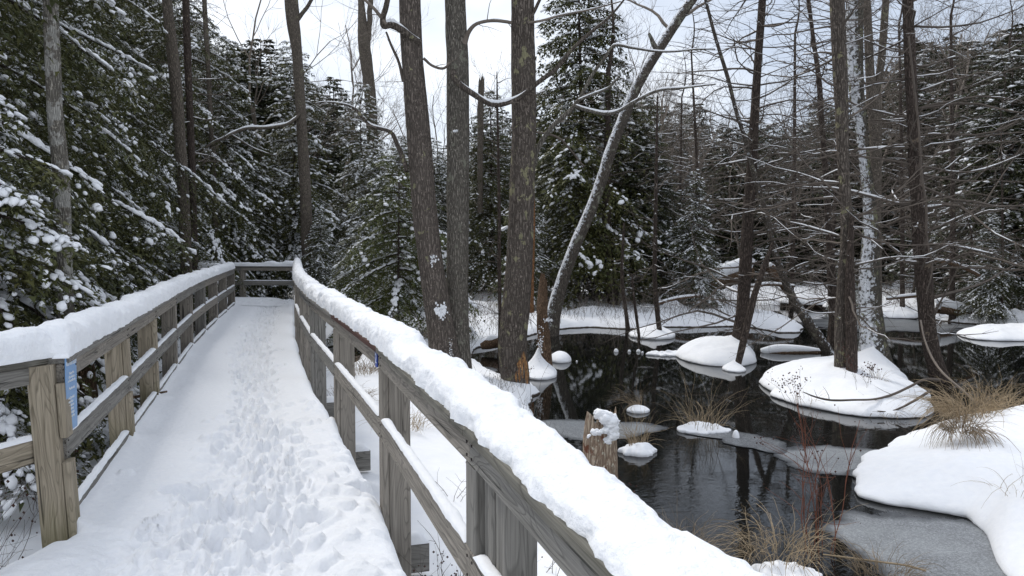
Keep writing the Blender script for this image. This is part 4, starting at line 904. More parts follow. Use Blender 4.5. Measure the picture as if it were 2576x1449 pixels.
# snags
def snag(name, ctrl, Y, m, label, seed, snowcap=False, sides=26, top_j=.25, rid=.16, cat='snag', Y1=None, n=60):
    path, rad = px_path(ctrl, Y, n, Y1)
    root = empty(name, tuple(path[0] - np.array((0, 0, .2))), label, cat); path = np.r_[[path[0] - np.array((0, 0, .25))], path]; rad = np.r_[rad[0] * 1.1, rad]
    g_ = Geo(); t_, a, b_ = frames(path); th_ = np.arange(sides) * 2 * np.pi / sides
    dirs = np.cos(th_)[None, :, None] * a[:, None] + np.sin(th_)[None, :, None] * b_[:, None]
    pts = (path[:, None] + dirs * rad[:, None, None]).reshape(-1, 3)
    nz = noise(pts * np.array([1, 1, .08]), 14, seed, 3).reshape(len(path), sides)
    r_ = rad[:, None] * (1 + rid * nz * 1.6); V = path[:, None] + dirs * r_[..., None]
    jag = noise(np.stack([np.cos(th_) * 2.2, np.sin(th_) * 2.2, th_ * 0 + seed], 1), 1.5, seed, 3)
    f_ = np.clip((np.arange(len(path)) / (len(path) - 1) - .55) / .45, 0, 1)[:, None]
    V[..., 2] += f_ * (jag[None] * top_j)
    i_ = np.arange(len(path) - 1)[:, None] * sides; j = np.arange(sides)[None]; k = (j + 1) % sides
    g_.add(V, np.stack([i_ + j, i_ + k, i_ + sides + k, i_ + sides + j], -1).reshape(-1, 4))
    inner = V[-1] * .45 + path[-1] * .55; inner[:, 2] = V[-1][:, 2].min() - .03
    vv = np.concatenate([V[-1], inner]); q = np.arange(sides); q2 = (q + 1) % sides
    g_.add(vv, np.stack([q, q2, sides + q2, sides + q], -1)); g_.add(inner, np.arange(sides)[None])
    add_part(root, g_, 'trunk', m); return root, V
st, SV = snag('stump', [(1512, 1440, 96), (1513, 1300, 92), (1512, 1180, 88), (1511, 1100, 84), (1512, 1052, 80)], 6.8, M_STUMP, 'pale broken stump with a curl of snow on top, standing right behind the snowy railing', 4, top_j=.20, cat='stump')
c = P(1516, 1068, 6.8)
cap_pts = [tuple(P(1502, 1048, 6.78)), tuple(P(1508, 1042, 6.72)), tuple(P(1522, 1046, 6.66)), tuple(P(1534, 1058, 6.66)), tuple(P(1540, 1076, 6.66)), tuple(P(1538, 1098, 6.65)), tuple(P(1528, 1108, 6.64))]
g_ = Geo(); sp = spline(np.array(cap_pts), 40); rr2 = .060 * np.sin(np.linspace(.25, np.pi - .35, 40)) ** .6 * (1 + .1 * noise(sp, 14, 2))
rs_ = np.random.default_rng(2); k_ = rs_.integers(0, 40, 120); blobs(g_, sp[k_] + rs_.normal(size=(120, 3)) * .012, rr2[k_] * (.65 + .3 * rs_.random(120)), np.tile([[1., 0, .3]], (120, 1)) + rs_.normal(size=(120, 3)) * .4, rs_, .9, 1.15, .1)
sp2 = spline(np.array([tuple(P(1486, 1092, 6.66)), tuple(P(1500, 1090, 6.63)), tuple(P(1518, 1084, 6.62)), tuple(P(1536, 1080, 6.64))]), 30); blobs(g_, sp2[rs_.integers(0, 30, 40)] + rs_.normal(size=(40, 3)) * .01, .012 + .018 * rs_.random(40), rs_.normal(size=(40, 3)), rs_, .9, 1.1, .1)
add_part(st, g_, 'snow_cap', M_FLUFF)
sg, _ = snag('snag', [(1378, 950, 26), (1374, 905, 30), (1368, 850, 30), (1364, 800, 26), (1370, 750, 16), (1374, 715, 6)], 15.0, M_ROT, 'splintered brown snag on the snow cone in front of the leaning tree', 8, top_j=.18)
splat(sg, 1358, 870, 14.8, .10, .5, 9, n=34); splat(sg, 1378, 806, 14.8, .12, .06, 10, n=10)
snag('snag', [(1332, 760, 22), (1334, 700, 20), (1336, 620, 19), (1338, 540, 17), (1340, 462, 8)], 19, bark_mat('orange_rotten_wood', (.38, .20, .10), (.10, .05, .025), 1.6, 0), 'tall reddish rotten snag half hidden behind the chewed trunk', 9, top_j=.25)
snag('snag', [(1362, 768, 24), (1364, 730, 20), (1366, 690, 12)], 24, M_ROT, 'short brown snag behind the leaning tree on the bank', 10, top_j=.2)
snag('snag', [(1208, 520, 14), (1208, 360, 15), (1210, 260, 16), (1212, 200, 14)], 33, M_BARKL, 'distant snapped trunk seen between the middle and dark big trunks', 11, top_j=.5)
snag('stump', [(205, 1000, 74), (205, 950, 64), (204, 905, 58), (203, 870, 54)], 8.6, M_ROT, 'rotten brown stump in the snow seen under the left railing', 12, top_j=.05, cat='stump')

# ------------------------------------------------------------------ hemlocks
def hemlock_mesh(H, Rm, seed, leaf=.055, nb=None, droop=.45, step=.075, snow=.5, zlow=.05, trunk_r=None, lw=.36, leafstep=.045, el0=0.0, full=.55, tw=.42):
    rs_ = np.random.default_rng(seed); gl = Geo(); gsn = Geo(); gt = Geo()
    tr = trunk_r or H * .011
    zs = np.linspace(0, H, 40); tp = np.stack([.05 * np.sin(zs * .6 + seed), .05 * np.cos(zs * .5), zs], 1)
    tube(gt, tp, tr * (1 - zs / H * .92), 10)
    nb = nb or int(H * 8.5)
    LV = []; BC = []; BR = []; BD = []
    for q in range(nb):
        h = zlow + (1 - zlow) * (q + rs_.random()) / nb; z0 = h * H
        L = Rm * min(1, 1.08 * (1 - h) ** .62) * (full + (1.05 - full) * rs_.random()) * (1 if h > .15 else .8) + .18
        az = q * 2.39996 + rs_.normal() * .4
        out_ = np.array((math.cos(az), math.sin(az), 0)); sd_ = np.array((-out_[1], out_[0], 0))
        n = max(5, int(L / step)); s = (np.arange(n) + 1) / n
        e0 = el0 + .10 + .25 * h - .25 * rs_.random() - .25 * (1 - h); dr = droop * (.7 + .6 * rs_.random()) * min(1, .5 + L / Rm * .5)
        ax = np.array((0, 0, z0))[None] + out_[None] * (s * L)[:, None] * .97 + sd_[None] * (L * .10 * rs_.normal() * s ** 2)[:, None]
        ax[:, 2] += L * (e0 * s - dr * s ** 2)
        t_ = np.gradient(ax, axis=0); t_ /= np.linalg.norm(t_, axis=1)[:, None]
        if L > .6: tube(gt, np.r_[[(0, 0, z0)], ax[::2]], np.linspace(.012 + .008 * L, .003, len(ax[::2]) + 1), 3, 1, False)
        # twigs
        tl = L * tw * np.sin(np.pi * np.clip(s * .86 + .12, 0, 1)) ** .8 * (.7 + .6 * rs_.random(n)) + .05
        for sg_ in (-1, 1):
            K = max(2, int(tl.max() / leafstep)); u = (np.arange(K) + .5) / K
            fwd = .62 + .25 * rs_.random(n)
            td = t_ * fwd[:, None] + sg_ * sd_[None] * .78 + rs_.normal(size=(n, 3)) * .09
            pt = ax[:, None] + td[:, None] * (tl[:, None] * u[None])[..., None]
            pt[..., 2] -= (tl[:, None] * u[None]) ** 2 * (.35 + .5 * rs_.random((n, 1))) / np.maximum(tl[:, None], .2) * .9
            msk = (u[None] * tl.max() < tl[:, None] + .02)
            pt = ax[:, None] + td[:, None] * (u[None] * tl.max())[..., None] * 1.0
            sag = (u[None] * tl.max()) ** 2 * (.75 + .12 * rs_.normal(size=(n, 1))) + (u[None] * tl.max()) * (.25 + .08 * rs_.normal(size=(n, 1))); pt[..., 2] -= sag
            for s2 in (-1, 1):
                ld = td[:, None] * .8 + s2 * (t_ * .9)[:, None] + rs_.normal(size=(n, K, 3)) * .30; ld[..., 2] -= .6
                ld /= np.linalg.norm(ld, axis=-1)[..., None]
                LV.append((pt[msk] + rs_.normal(size=(msk.sum(), 3)) * .012, ld[msk], np.full(msk.sum(), q)))
            if snow > 0:
                tn = noise(ax + 3.0 * q, 1.9, seed + 7, 2) + .25 * rs_.normal(size=n) + (snow - .5) * 1.0
                nbl = 2 if leaf < .06 else 1
                for k in np.nonzero(tn > .36)[0]:
                    idx = np.nonzero(msk[k])[0]
                    if len(idx) < 2: continue
                    c_ = pt[k, idx[rs_.integers(0, len(idx), nbl)]] + rs_.normal(size=(nbl, 3)) * .012; c_[:, 2] += leaf * .2
                    BC.append(c_); BR.append(leaf * (.42 + .6 * rs_.random(nbl) ** 2)); BD.append(np.tile(td[k] + (0, 0, -.25), (nbl, 1)))
        if snow > 0 and L > .4:
            nz = noise(ax + q * 3.7, 1.7, seed, 3, .6) + (snow - .5) * 1.1
            w_ = np.clip((nz + .12) * 2.2, 0, 1); on_ = np.nonzero(w_ > .1)[0]
            if len(on_):
                m2 = 2 if L > 1.5 and leaf < .1 else 1
                on2 = np.repeat(on_, m2); c_ = ax[on2] + t_[on2] * rs_.normal(size=(len(on2), 1)) * step * .4 + sd_[None] * rs_.normal(size=(len(on2), 1)) * .035 * min(L, 2.5)
                r2 = (.014 + .016 * min(L, 3.2)) * (.45 + .8 * rs_.random(len(on2))) * (.5 + .6 * w_[on2]) * (leaf / .062) ** .35; c_[:, 2] += .02 + r2 * .25
                BC.append(c_); BR.append(r2); BD.append(t_[on2])
    pt = np.concatenate([x[0] for x in LV]); ld = np.concatenate([x[1] for x in LV]); bid = np.concatenate([x[2] for x in LV]).astype(int)
    m_ = len(pt); ln = leaf * (.7 + .8 * rs_.random(m_))[:, None]
    wv = np.cross(ld, np.array((0, 0, 1.0))); wv /= np.linalg.norm(wv, axis=1)[:, None] + 1e-6; wv = wv + rs_.normal(size=(m_, 3)) * .35
    V = np.stack([pt + wv * ln * lw * .5, pt + ld * ln, pt - wv * ln * lw * .5], 1)
    gl.add(V, np.arange(m_ * 3).reshape(-1, 3))
    if BC: blobs(gsn, np.concatenate(BC), np.concatenate(BR), np.concatenate(BD), rs_)
    # dusting: white flecks lying on the upper twigs
    if snow > 0:
        nz = noise(pt, 2.6, seed + 20, 2) + .45 * noise(pt, 9, seed + 21) + .18 * rs_.normal(size=m_)
        k = nz > (.72 - .42 * snow)
        p2_ = pt[k] + np.array((0, 0, leaf * .16)); l2 = ld[k].copy(); l2[:, 2] *= .35; s_ = ln[k] * (.55 + .5 * rs_.random((k.sum(), 1)))
        w2 = np.cross(l2, np.array((0, 0, 1.0))); w2 /= np.linalg.norm(w2, axis=1)[:, None] + 1e-6
        V2 = np.stack([p2_ - l2 * s_ * .4, p2_ + w2 * s_ * .30, p2_ + l2 * s_ * .75, p2_ - w2 * s_ * .30], 1)
        gsn.add(V2, np.arange(k.sum() * 4).reshape(-1, 4))
    return gl, gsn, gt
def hemlock(name, label, *a, leaf_m=None, bark_m=None, group=None, **kw):
    gl, gsn, gt = hemlock_mesh(*a, **kw)
    root = empty(name, (0, 0, 0), label, 'tree', group)
    gt.build('trunk', bark_m or M_BARKD, root); gl.build('crown', leaf_m or M_HEM, root, False); tag(gsn.build('branch_snow', M_SNOW, root, True), kind='stuff')
    return root
def place(o, x, y, s=1.0, rz=0.0, z=None, sz=None):
    o.location = (x, y, (gz(x, y) - .1) if z is None else z); o.scale = (s, s, sz or s); o.rotation_euler = (0, 0, rz); return o

HN = hemlock('hemlock_tree', 'young hemlock with heavy snow pads close behind the left railing', 3.5, 1.75, 14, leaf=.05, nb=46, droop=.34, step=.055, snow=.85, leafstep=.040, el0=-.22, full=.75, tw=.40, lw=.42, trunk_r=.035)
HA = hemlock('hemlock_tree', 'huge hemlock at the left with long drooping snowy boughs over the railing', 14, 4.5, 1, leaf=.066, nb=82, droop=.28, step=.085, snow=.62, leafstep=.050, el0=-.30, full=.72, tw=.34, lw=.42)
HB = hemlock('hemlock_tree', 'tall dark hemlock crowding the left railing behind the speckled trunk', 13, 3.8, 2, leaf=.074, nb=78, droop=.30, step=.095, snow=.72, leafstep=.058, el0=-.22, full=.7, tw=.36, lw=.44)
HC = hemlock('hemlock_tree', 'rounded snowy hemlock with its tip against the sky behind the far railing', 9.6, 2.7, 3, leaf=.09, nb=108, droop=.36, step=.10, snow=.88, leafstep=.076, trunk_r=.09, lw=.42)
HD = hemlock('hemlock_tree', 'bright yellow-green young hemlock right of the far railing', 4.6, 2.3, 4, leaf=.07, nb=44, droop=.36, step=.07, snow=.66, leafstep=.05, full=.75, tw=.4, leaf_m=M_HEMB, trunk_r=.045, zlow=.12)
HE = hemlock('hemlock_tree', 'tall snowy hemlock right behind the dark lichen trunk', 13, 3.3, 5, leaf=.13, nb=150, droop=.32, step=.13, snow=.6, leafstep=.10, lw=.42)
HF = hemlock('spruce_tree', 'dark conifer in the wood beyond the pond', 14, 3.2, 6, leaf=.19, nb=135, droop=.28, step=.17, snow=.40, leafstep=.15, lw=.5, leaf_m=M_HEMD, group='dark conifers beyond the pond')
place(HA, -7.7, 8.3, 1.0, .3, z=-1.0); place(HN, -5.05, 7.3, 1.15, 1.3, z=-.9); place(HB, -8.6, 12.2, 1.0, 1.2, z=-1.0); place(HC, -8.0, 29.5, 1.0, .5); place(HD, -2.75, 19.4, 1.0, 2.0); place(HE, 2.4, 28.5, 1.0, 1.0)
def more(src, label, x, y, s=1.0, rz=0.0, group=None, sz=None, z=None, m=None):
    o = copy_tree(src, label, group); place(o, x, y, s, rz, z, sz)
    if m:
        for c_ in o.children:
            if c_.name.startswith('crown'): c_.material_slots[0].link = 'OBJECT'; c_.material_slots[0].material = m
    return o
more(HA, 'hemlock beyond the left railing whose boughs fan out above its middle stretch', -10.1, 15.4, .92, 2.4, z=-.9)
more(HB, 'hemlock filling the corner behind the bend of the boardwalk', -10.6, 20.0, .85, 3.6)
more(HA, 'tall hemlock between the twin side-by-side trunks and the picture top', -12.6, 24.5, 1.0, 4.4)
more(HB, 'hemlock at the far left edge, closest to the platform railing', -6.3, 5.9, .62, .8, z=-1.3)
more(HC, 'small snowy hemlock just beyond the far railing', -6.4, 26.6, .36, 2.2)
more(HC, 'low snowy hemlock peeping out beneath the right end of the far railing', -5.4, 25.2, .25, 4.2)
more(HC, 'hemlock behind the slim straight trunk at the far railing', -11.5, 30, 1.05, 1.4)
more(HC, 'hemlock with open top against the sky, right of the long snowy limb', -5.9, 31.5, .88, 3.1)
more(HD, 'young hemlock below the bright one, hugging the right railing', -4.35, 22.6, .62, 1.0, m=M_HEM)
more(HC, 'hemlock standing in the gap between the first two big trunks', -3.2, 33, .66, 5.0)
more(HC, 'hemlock just left of the first big trunk, behind the bright one', -4.9, 36, .70, 2.7)
more(HE, 'hemlock between the middle and dark big trunks with a tip below the top', -.9, 34, .66, 2.0)
more(HE, 'hemlock filling the space behind the leaning tree', 5.2, 31, .60, 3.0)
more(HC, 'short hemlock at the back of the far bank beside the reddish snag', .6, 26.5, .42, 1.9)
more(HC, 'hemlock with low sweeping snow-laden boughs right of the leaning tree', 6.3, 27.5, .50, .3)
more(HD, 'hemlock bough cluster on the upright sapling over the far bank', 3.6, 20.9, .46, .9, z=.0, m=M_HEMD) if False else None
more(HC, 'snow-laden little hemlock at the right picture edge on the far bank', 14.6, 24.3, .34, 2.0)
more(HC, 'small snowy hemlock behind the dark flaky trunk on the far bank', 11.3, 27, .30, 3.0)
more(HD, 'low hemlock bush at the right edge just above the long islet', 16.2, 26.5, .8, 3.0, m=M_HEMD)
more(HA, 'hemlock rising behind the grey-brown trunk left of the boardwalk bend', -10.2, 18.6, .95, 5.3)
more(HB, 'dark hemlock backing the boardwalk bend left of the slim straight trunk', -10.3, 25.6, .82, 2.6, sz=1.0)
more(HC, 'rounded hemlock crowding behind the slim straight trunk', -9.7, 27.6, .95, 4.0)
more(HC, 'hemlock right of the long snowy limb, lower than its neighbour', -5.0, 29.0, .62, 1.2)
rs = np.random.default_rng(77)
# skyline of the wood beyond: u, top v, distance
sky_u = [-900, -400, 0, 500, 1050, 1180, 1200, 1650, 1700, 1900, 2100, 2200, 2300, 2400, 2576, 3200]
sky_v = [-300, -300, -200, 0, 300, 310, 270, 230, 240, 260, 220, 140, 70, 80, 30, 0]
k = 0; first = True
for Y0, du, n_ in ((29, 95, 0), (36, 66, 0), (45, 56, 0), (58, 44, 0)):
    for u in np.arange(-500, 3150, du):
        uu = u + rs.normal() * du * .3; Y = Y0 * (1 + .12 * rs.normal())
        if 1000 < uu < 1560 and Y < 42: continue
        if uu < 1000 and Y < 40: continue
        if 880 < uu < 1010: continue
        if Y < 38 and 1640 < uu < 2260: continue
        if Y < 32 and 2260 <= uu < 2480: continue
        tv = np.interp(uu, sky_u, sky_v) + rs.random() * 110 + (10 if Y0 > 45 else 0)
        zt = CAM_Z + (HOR - tv) / F_PX * Y; x = (uu - CU) / F_PX * Y; zb = gz(x, Y)
        s = max(.3, (zt - zb) / 14)
        src = HF if rs.random() < .7 else HE
        if src is HF and first: place(HF, x, Y, s, rs.random() * 6); HF['label'] = 'dark conifer in the wood beyond the pond'; first = False; continue
        f_ = s * (1 if src is HF else 14 / 13)
        o = more(src, 'dark conifer in the wood beyond the pond' if src is HF else 'snowier conifer with broad boughs in the wood beyond', x, Y, f_ * (1.3 + .4 * rs.random()), rs.random() * 6, group='dark conifers beyond the pond' if src is HF else 'snowy conifers in the wood beyond', m=M_HEMD if src is HE else None, sz=f_); k += 1

# bare broadleaf trees: prototypes
def bare_tree(H, seed, spread=.5, tr=.12, lev=4):
    rs_ = np.random.default_rng(seed); g_ = Geo(); gt = Geo()
    path = curve_from(np.array((0, 0, -.2)), np.array((0, 0, 1.0)), H * .62, 12, np.array((.1 * rs_.normal(), .1 * rs_.normal(), 0)), .10, rs_)
    rad = np.linspace(tr, tr * .5, len(path)); tube(gt, path, rad, 8)
    def grow(p, d, L, r, lv):
        c = curve_from(p, d, L, 6, np.array((0, 0, .35)), .30, rs_); rr2 = np.linspace(r, r * .5, 7); tube(g_ if lv < 4 else gt, c, rr2, 4 if lv > 2 else 3, 1, False)
        if lv == 0: return
        for _ in range(4 if lv > 1 else 5):
            kk = rs_.integers(2, 7); t_ = c[kk] - c[kk - 1]; t_ /= np.linalg.norm(t_); sdv = rs_.normal(size=3); sdv -= t_ * (sdv @ t_); sdv /= np.linalg.norm(sdv)
            grow(c[kk], t_ * .8 + sdv * spread * (.8 + .5 * rs_.random()), L * (.45 + .25 * rs_.random()), max(rr2[kk] * .6, .004), lv - 1)
    for _ in range(7):
        kk = rs_.integers(5, 13); a = rs_.random() * 6.28
        grow(path[kk], np.array((math.cos(a) * .8, math.sin(a) * .8, .7)), H * (.22 + .14 * rs_.random()), rad[kk] * .6, lev - 1)
    grow(path[-1], np.array((0, 0, 1.0)), H * .35, rad[-1] * .9, lev - 1)
    return g_, gt
BT = []
for q in range(3):
    g_, gt = bare_tree(13, 100 + q); root = empty('bare_tree', (0, 0, 0), 'leafless broadleaf tree in the wood beyond', 'tree', 'bare trees in the wood')
    gt.build('trunk', M_BARKL, root); g_.build('crown', M_TWIGG, root, False); BT.append(root)
spots = [(945, 330, 40, 12), (1010, 260, 48, 13), (1205, 210, 42, 12), (860, 60, 40, 14), (1110, 230, 55, 12), (1560, 120, 40, 12), (1690, 180, 46, 12), (1800, 260, 55, 11), (1930, 250, 52, 12), (2060, 200, 48, 12), (2240, 110, 44, 13), (2330, 90, 50, 14), (2420, 80, 46, 13), (2480, 60, 42, 13),
         (2540, 100, 50, 14), (2620, 40, 44, 13), (2380, 120, 58, 14), (2500, 120, 60, 14), (1750, 300, 40, 9), (1860, 330, 38, 8), (2150, 330, 40, 8), (2300, 380, 30, 6), (2450, 420, 29, 6), (1980, 420, 36, 6), (980, 420, 30, 6), (690, -60, 31, 13)]
for q, (u, tv, Y, h_) in enumerate(spots):
    o = BT[q % 3] if q < 3 else copy_tree(BT[q % 3]); x = (u - CU) / F_PX * Y; zt = CAM_Z + (HOR - tv) / F_PX * Y; zb = gz(x, Y); s = (zt - zb) / 12.5
    place(o, x, Y, s, rs.random() * 6)

for q in range(46):
    u = rs.uniform(1500, 2700); Y = rs.uniform(30, 52); tv = np.interp(u, sky_u, sky_v) + rs.uniform(-20, 260); x = (u - CU) / F_PX * Y; zt = CAM_Z + (HOR - tv) / F_PX * Y; zb = gz(x, Y)
    if zb < ZW + .05: continue
    o = copy_tree(BT[q % 3]); s_ = (zt - zb) / 12.5; place(o, x, Y, s_ * 1.25, rs.random() * 6, None, s_)
# far brush
def brush(name, n, fn, Lr, m, seed, kindlabel=None, fork=2, rad=.004):
    rs_ = np.random.default_rng(seed); g_ = Geo()
    for _ in range(n):
        x, y = fn(rs_); s = land_height(np.array([x]), np.array([y]))[0]
        if s < ZW + .03: continue
        L = Lr[0] + (Lr[1] - Lr[0]) * rs_.random(); d_ = np.array((rs_.normal() * .35, rs_.normal() * .35, 1.0))
        c = curve_from(np.array((x, y, s - .02)), d_, L, 5, np.array((rs_.normal() * .5, rs_.normal() * .5, -.3 * rs_.random())), .2, rs_)
        tube(g_, c, np.linspace(rad, rad * .35, 6), 3, 1, False)
        for _f in range(fork):
            kk = rs_.integers(1, 5); c2 = curve_from(c[kk], rs_.normal(size=3) * .6 + np.array((0, 0, .6)), L * .4, 3, np.array((0, 0, .0)), .2, rs_); tube(g_, c2, np.linspace(rad * .6, rad * .25, 4), 3, 1, False)
    return tag(g_.build(name, m, None, False), kindlabel, 'brush', None, 'stuff')
def in_px(u0, u1, y0, y1): return lambda r_: ((lambda Y: ((r_.uniform(u0, u1) - CU) / F_PX * Y, Y))(r_.uniform(y0, y1)))
brush('undergrowth', 1600, in_px(800, 2700, 24, 46), (.5, 1.7), M_TWIG, 1, 'tangle of leafless brown brush on the far bank and among the distant trunks', 2, .007)
brush('undergrowth', 500, in_px(860, 1260, 16, 26), (.3, .9), M_TWIGG, 2, 'leafless brush on the snow left of the big trunks', 3, .005)
brush('weeds', 260, lambda r_: (r_.uniform(-.6, .9), r_.uniform(3, 13)), (.15, .5), M_TWIG, 3, 'thin dead stalks poking out of the snow between railing and pond', 2, .003)
brush('undergrowth', 900, in_px(1300, 2650, 23, 34), (.25, .9), M_TWIGG, 8, 'low leafless brush and dead stalks in the snow of the far bank', 3, .005)
brush('weeds', 300, in_px(1330, 1900, 21, 26), (.2, .6), M_TWIG, 4, 'thin dead stalks on the near edge of the far bank', 2, .005)

# ------------------------------------------------------------------ grass, shrubs
def tuft(name, c, n, L, m, label, seed, spread=.12, arch=1.2, wdt=.0035, cat='grass tuft', lean=(0, 0), segs=8, droop=1.9):
    rs_ = np.random.default_rng(seed); g_ = Geo(); c = np.asarray(c, float)
    for _ in range(n):
        a = rs_.random() * 6.283; r_ = spread * math.sqrt(rs_.random()); p = c + np.array((math.cos(a) * r_, math.sin(a) * r_, 0))
        l = L * (.5 + .7 * rs_.random()); d_ = np.array((math.cos(a) * .45 * rs_.random() + lean[0], math.sin(a) * .45 * rs_.random() + lean[1], 1.0))
        a2 = a + rs_.normal() * .9; q = curve_from(p, d_, l, segs, np.array((math.cos(a2) * arch * rs_.random() + lean[0], math.sin(a2) * arch * rs_.random() + lean[1], -droop * (.3 + 1.1 * rs_.random()))), .38, rs_)
        ww = wdt * np.linspace(1, .25, segs + 1); sdv = np.cross(q[-1] - q[0], rs_.normal(size=3)); sdv /= np.linalg.norm(sdv) + 1e-9
        V = np.concatenate([q + sdv * ww[:, None], q - sdv * ww[:, None]]); k = np.arange(segs); g_.add(V, np.stack([k, k + 1, segs + 2 + k, segs + 1 + k], -1))
    return tag(g_.build(name, m, None, True, tuple(c)), label, cat)
p = W(1604, 1140); tuft('grass_tuft', (p[0] + .02, p[1] + .12, ZW + .05), 70, .52, M_GRASS, 'tan grass tuft arching over the lumpy snow cushion beside the stump', 1, .10, 1.1, .003, droop=1.5)
p = W(1604, 1034); tuft('grass_tuft', (p[0], p[1] + .1, ZW + .05), 60, .5, M_GRASS2, 'sparse grass tuft around the small snow cushion behind the stump', 2, .10, 1.6, .003, droop=1.6, lean=(-.3, 0))
p = W(1767, 1082); tuft('grass_tuft', (p[0], p[1] + .05, ZW + .04), 90, .72, M_GRASS, 'tan grass tuft with fountain-like blades on the ragged mid-pond cushion', 3, .28, .8, .003, droop=1.5)
G4 = P(2440, 1075, 9.5)
tuft('grass_tuft', (G4[0] + .05, G4[1] + .1, -.50), 420, .66, M_GRASS, 'big tawny mop of grass drooping over the snow bank below the dark flaky trunk', 4, .32, 1.5, .0042, droop=2.6, lean=(-.12, -.1))
tuft('grass_tuft', (4.85, 8.5, -.40), 260, .45, M_GRASS2, 'lower fringe of limp grass hanging down the face of the snow bank', 5, .20, 1.4, .004, droop=3.0, lean=(-.15, -.5))
tuft('grass_tuft', (2.02, 5.95, ZW + .08), 190, .62, M_GRASS, 'pale tan grass tuft on the hummock at the near edge of the pond', 6, .28, 1.6, .0028, droop=3.2)
tuft('grass_tuft', (1.28, 5.9, ZW + .10), 160, .40, M_GRASS2, 'dark matted grass at the near shore beside the snowy railing', 7, .22, 1.4, .0025, droop=1.8)
tuft('grass_tuft', (2.75, 5.75, ZW + .02), 110, .30, M_GRASS2, 'flattened brown grass at the corner of the frosty ice sheet', 8, .22, 2.0, .0025, droop=1.6)
tuft('grass_tuft', (W(2150, 985)[0], 12.35, -.55), 40, .30, M_GRASS, 'few short grass blades before the shorter twin stem', 9, .08, 1.0, .003)
tuft('grass_tuft', (P(1010, 1010, 9.0)[0], 9.3, gz(P(1010, 1010, 9.0)[0], 9.3)), 130, .35, M_GRASS, 'tan grass seen through the right railing near the little stream', 10, .3, 1.5, .003)
tuft('grass_tuft', (P(900, 960, 13)[0], 13.2, gz(P(900, 960, 13)[0], 13.2)), 200, .40, M_GRASS2, 'brown grass clump beside the little stream', 11, .45, 1.5, .004)
tuft('grass_tuft', (P(870, 1000, 10.5)[0], 10.6, gz(P(870, 1000, 10.5)[0], 10.6)), 160, .35, M_GRASS2, 'brown grass clump at the foot of the railing posts by the stream', 12, .3, 1.5, .003)
tuft('grass_tuft', (5.35, 11.35, ZW + .03), 60, .30, M_GRASS2, 'short brown grass hanging over the front lip of the large islet', 21, .28, 1.6, .003, droop=2.4, lean=(0, -.4))
tuft('grass_tuft', (6.05, 11.6, ZW + .05), 90, .36, M_GRASS2, 'matted brown grass at the right end of the large islet', 22, .25, 1.6, .003, droop=2.2, lean=(.1, -.3))
tuft('grass_tuft', (4.55, 12.0, ZW + .05), 30, .28, M_GRASS, 'few tan blades at the left lip of the large islet', 23, .2, 1.3, .003, droop=1.8)
tuft('grass_tuft', (-3.2, 4.9, -.72), 70, .5, M_GRASS, 'tan grass stalks in the snow behind the near corner post', 24, .5, 1.2, .003)
tuft('grass_tuft', (6.1, 9.9, -.40), 120, .45, M_GRASS, 'loose grass blades on the crest of the snow bank at the right', 13, .3, 1.3, .003)
tuft('grass_tuft', (4.5, 6.9, -.62), 26, .5, M_GRASS, 'thin pale stalks at the right picture edge over the bank', 14, .25, .7, .0022)

def shrub(name, c, n, L, m, label, seed, spread=.1, berries=0, rad=.0035, lean=(0, 0), fork=5, cat='shrub', bsize=.008, wob=.28):
    rs_ = np.random.default_rng(seed); root = empty(name, tuple(c), label, cat); g_ = Geo(); gb = Geo(); c = np.asarray(c, float)
    for _ in range(n):
        a = rs_.random() * 6.283; p = c + np.array((math.cos(a), math.sin(a), 0)) * spread * rs_.random()
        d_ = np.array((math.cos(a) * .4 * rs_.random() + lean[0], math.sin(a) * .4 * rs_.random() + lean[1], 1)); l = L * (.55 + .6 * rs_.random())
        q = curve_from(p, d_, l, 9, np.array((rs_.normal() * .4, rs_.normal() * .4, -.2)), wob, rs_); tube(g_, q, np.linspace(rad, rad * .4, 10), 4, 1, False)
        tips = [q[-1]]
        for _f in range(fork):
            kk = rs_.integers(3, 9); q2 = curve_from(q[kk], (q[kk] - q[kk - 1]) / np.linalg.norm(q[kk] - q[kk - 1]) + rs_.normal(size=3) * .5, l * .3 * (.5 + rs_.random()), 4, np.array((0, 0, .1)), .2, rs_)
            tube(g_, q2, np.linspace(rad * .5, rad * .25, 5), 3, 1, False); tips.append(q2[-1])
        for tp in tips:
            for _b in range(rs_.poisson(berries)):
                o_ = tp + rs_.normal(size=3) * bsize * 2.2; s = bsize * (.5 + .8 * rs_.random())
                V = o_ + s * np.array([(1, 0, 0), (-1, 0, 0), (0, 1, 0), (0, -1, 0), (0, 0, 1), (0, 0, -1)]); gb.add(V, [[0, 2, 4], [2, 1, 4], [1, 3, 4], [3, 0, 4], [2, 0, 5], [1, 2, 5], [3, 1, 5], [0, 3, 5]])
    add_part(root, g_, 'stems', m, False); add_part(root, gb, 'seed_heads', M_BERRY, False)
    return root
p = W(2060, 1400); shrub('red_stemmed_shrub', (p[0], p[1], ZW - .05), 9, 1.25, M_TWIGR, 'upright shrub of thin red stems with dark seed heads rising from the near pond edge', 1, .12, 1.0, .0045, (-.02, .0), 6)
shrub('bramble', (-3.95, 4.9, -.75), 48, .85, M_TWIG, 'tangle of brown stems with dark berries behind the near corner post', 2, .62, 1.0, .003, (0, 0), 7, bsize=.010, wob=.5)
shrub('bramble', (-4.15, 6.6, -.7), 30, .7, M_TWIG, 'brown arching weeds seen under the middle rail right of the corner post', 3, .6, .8, .0028, (0, 0), 6, bsize=.009, wob=.6)
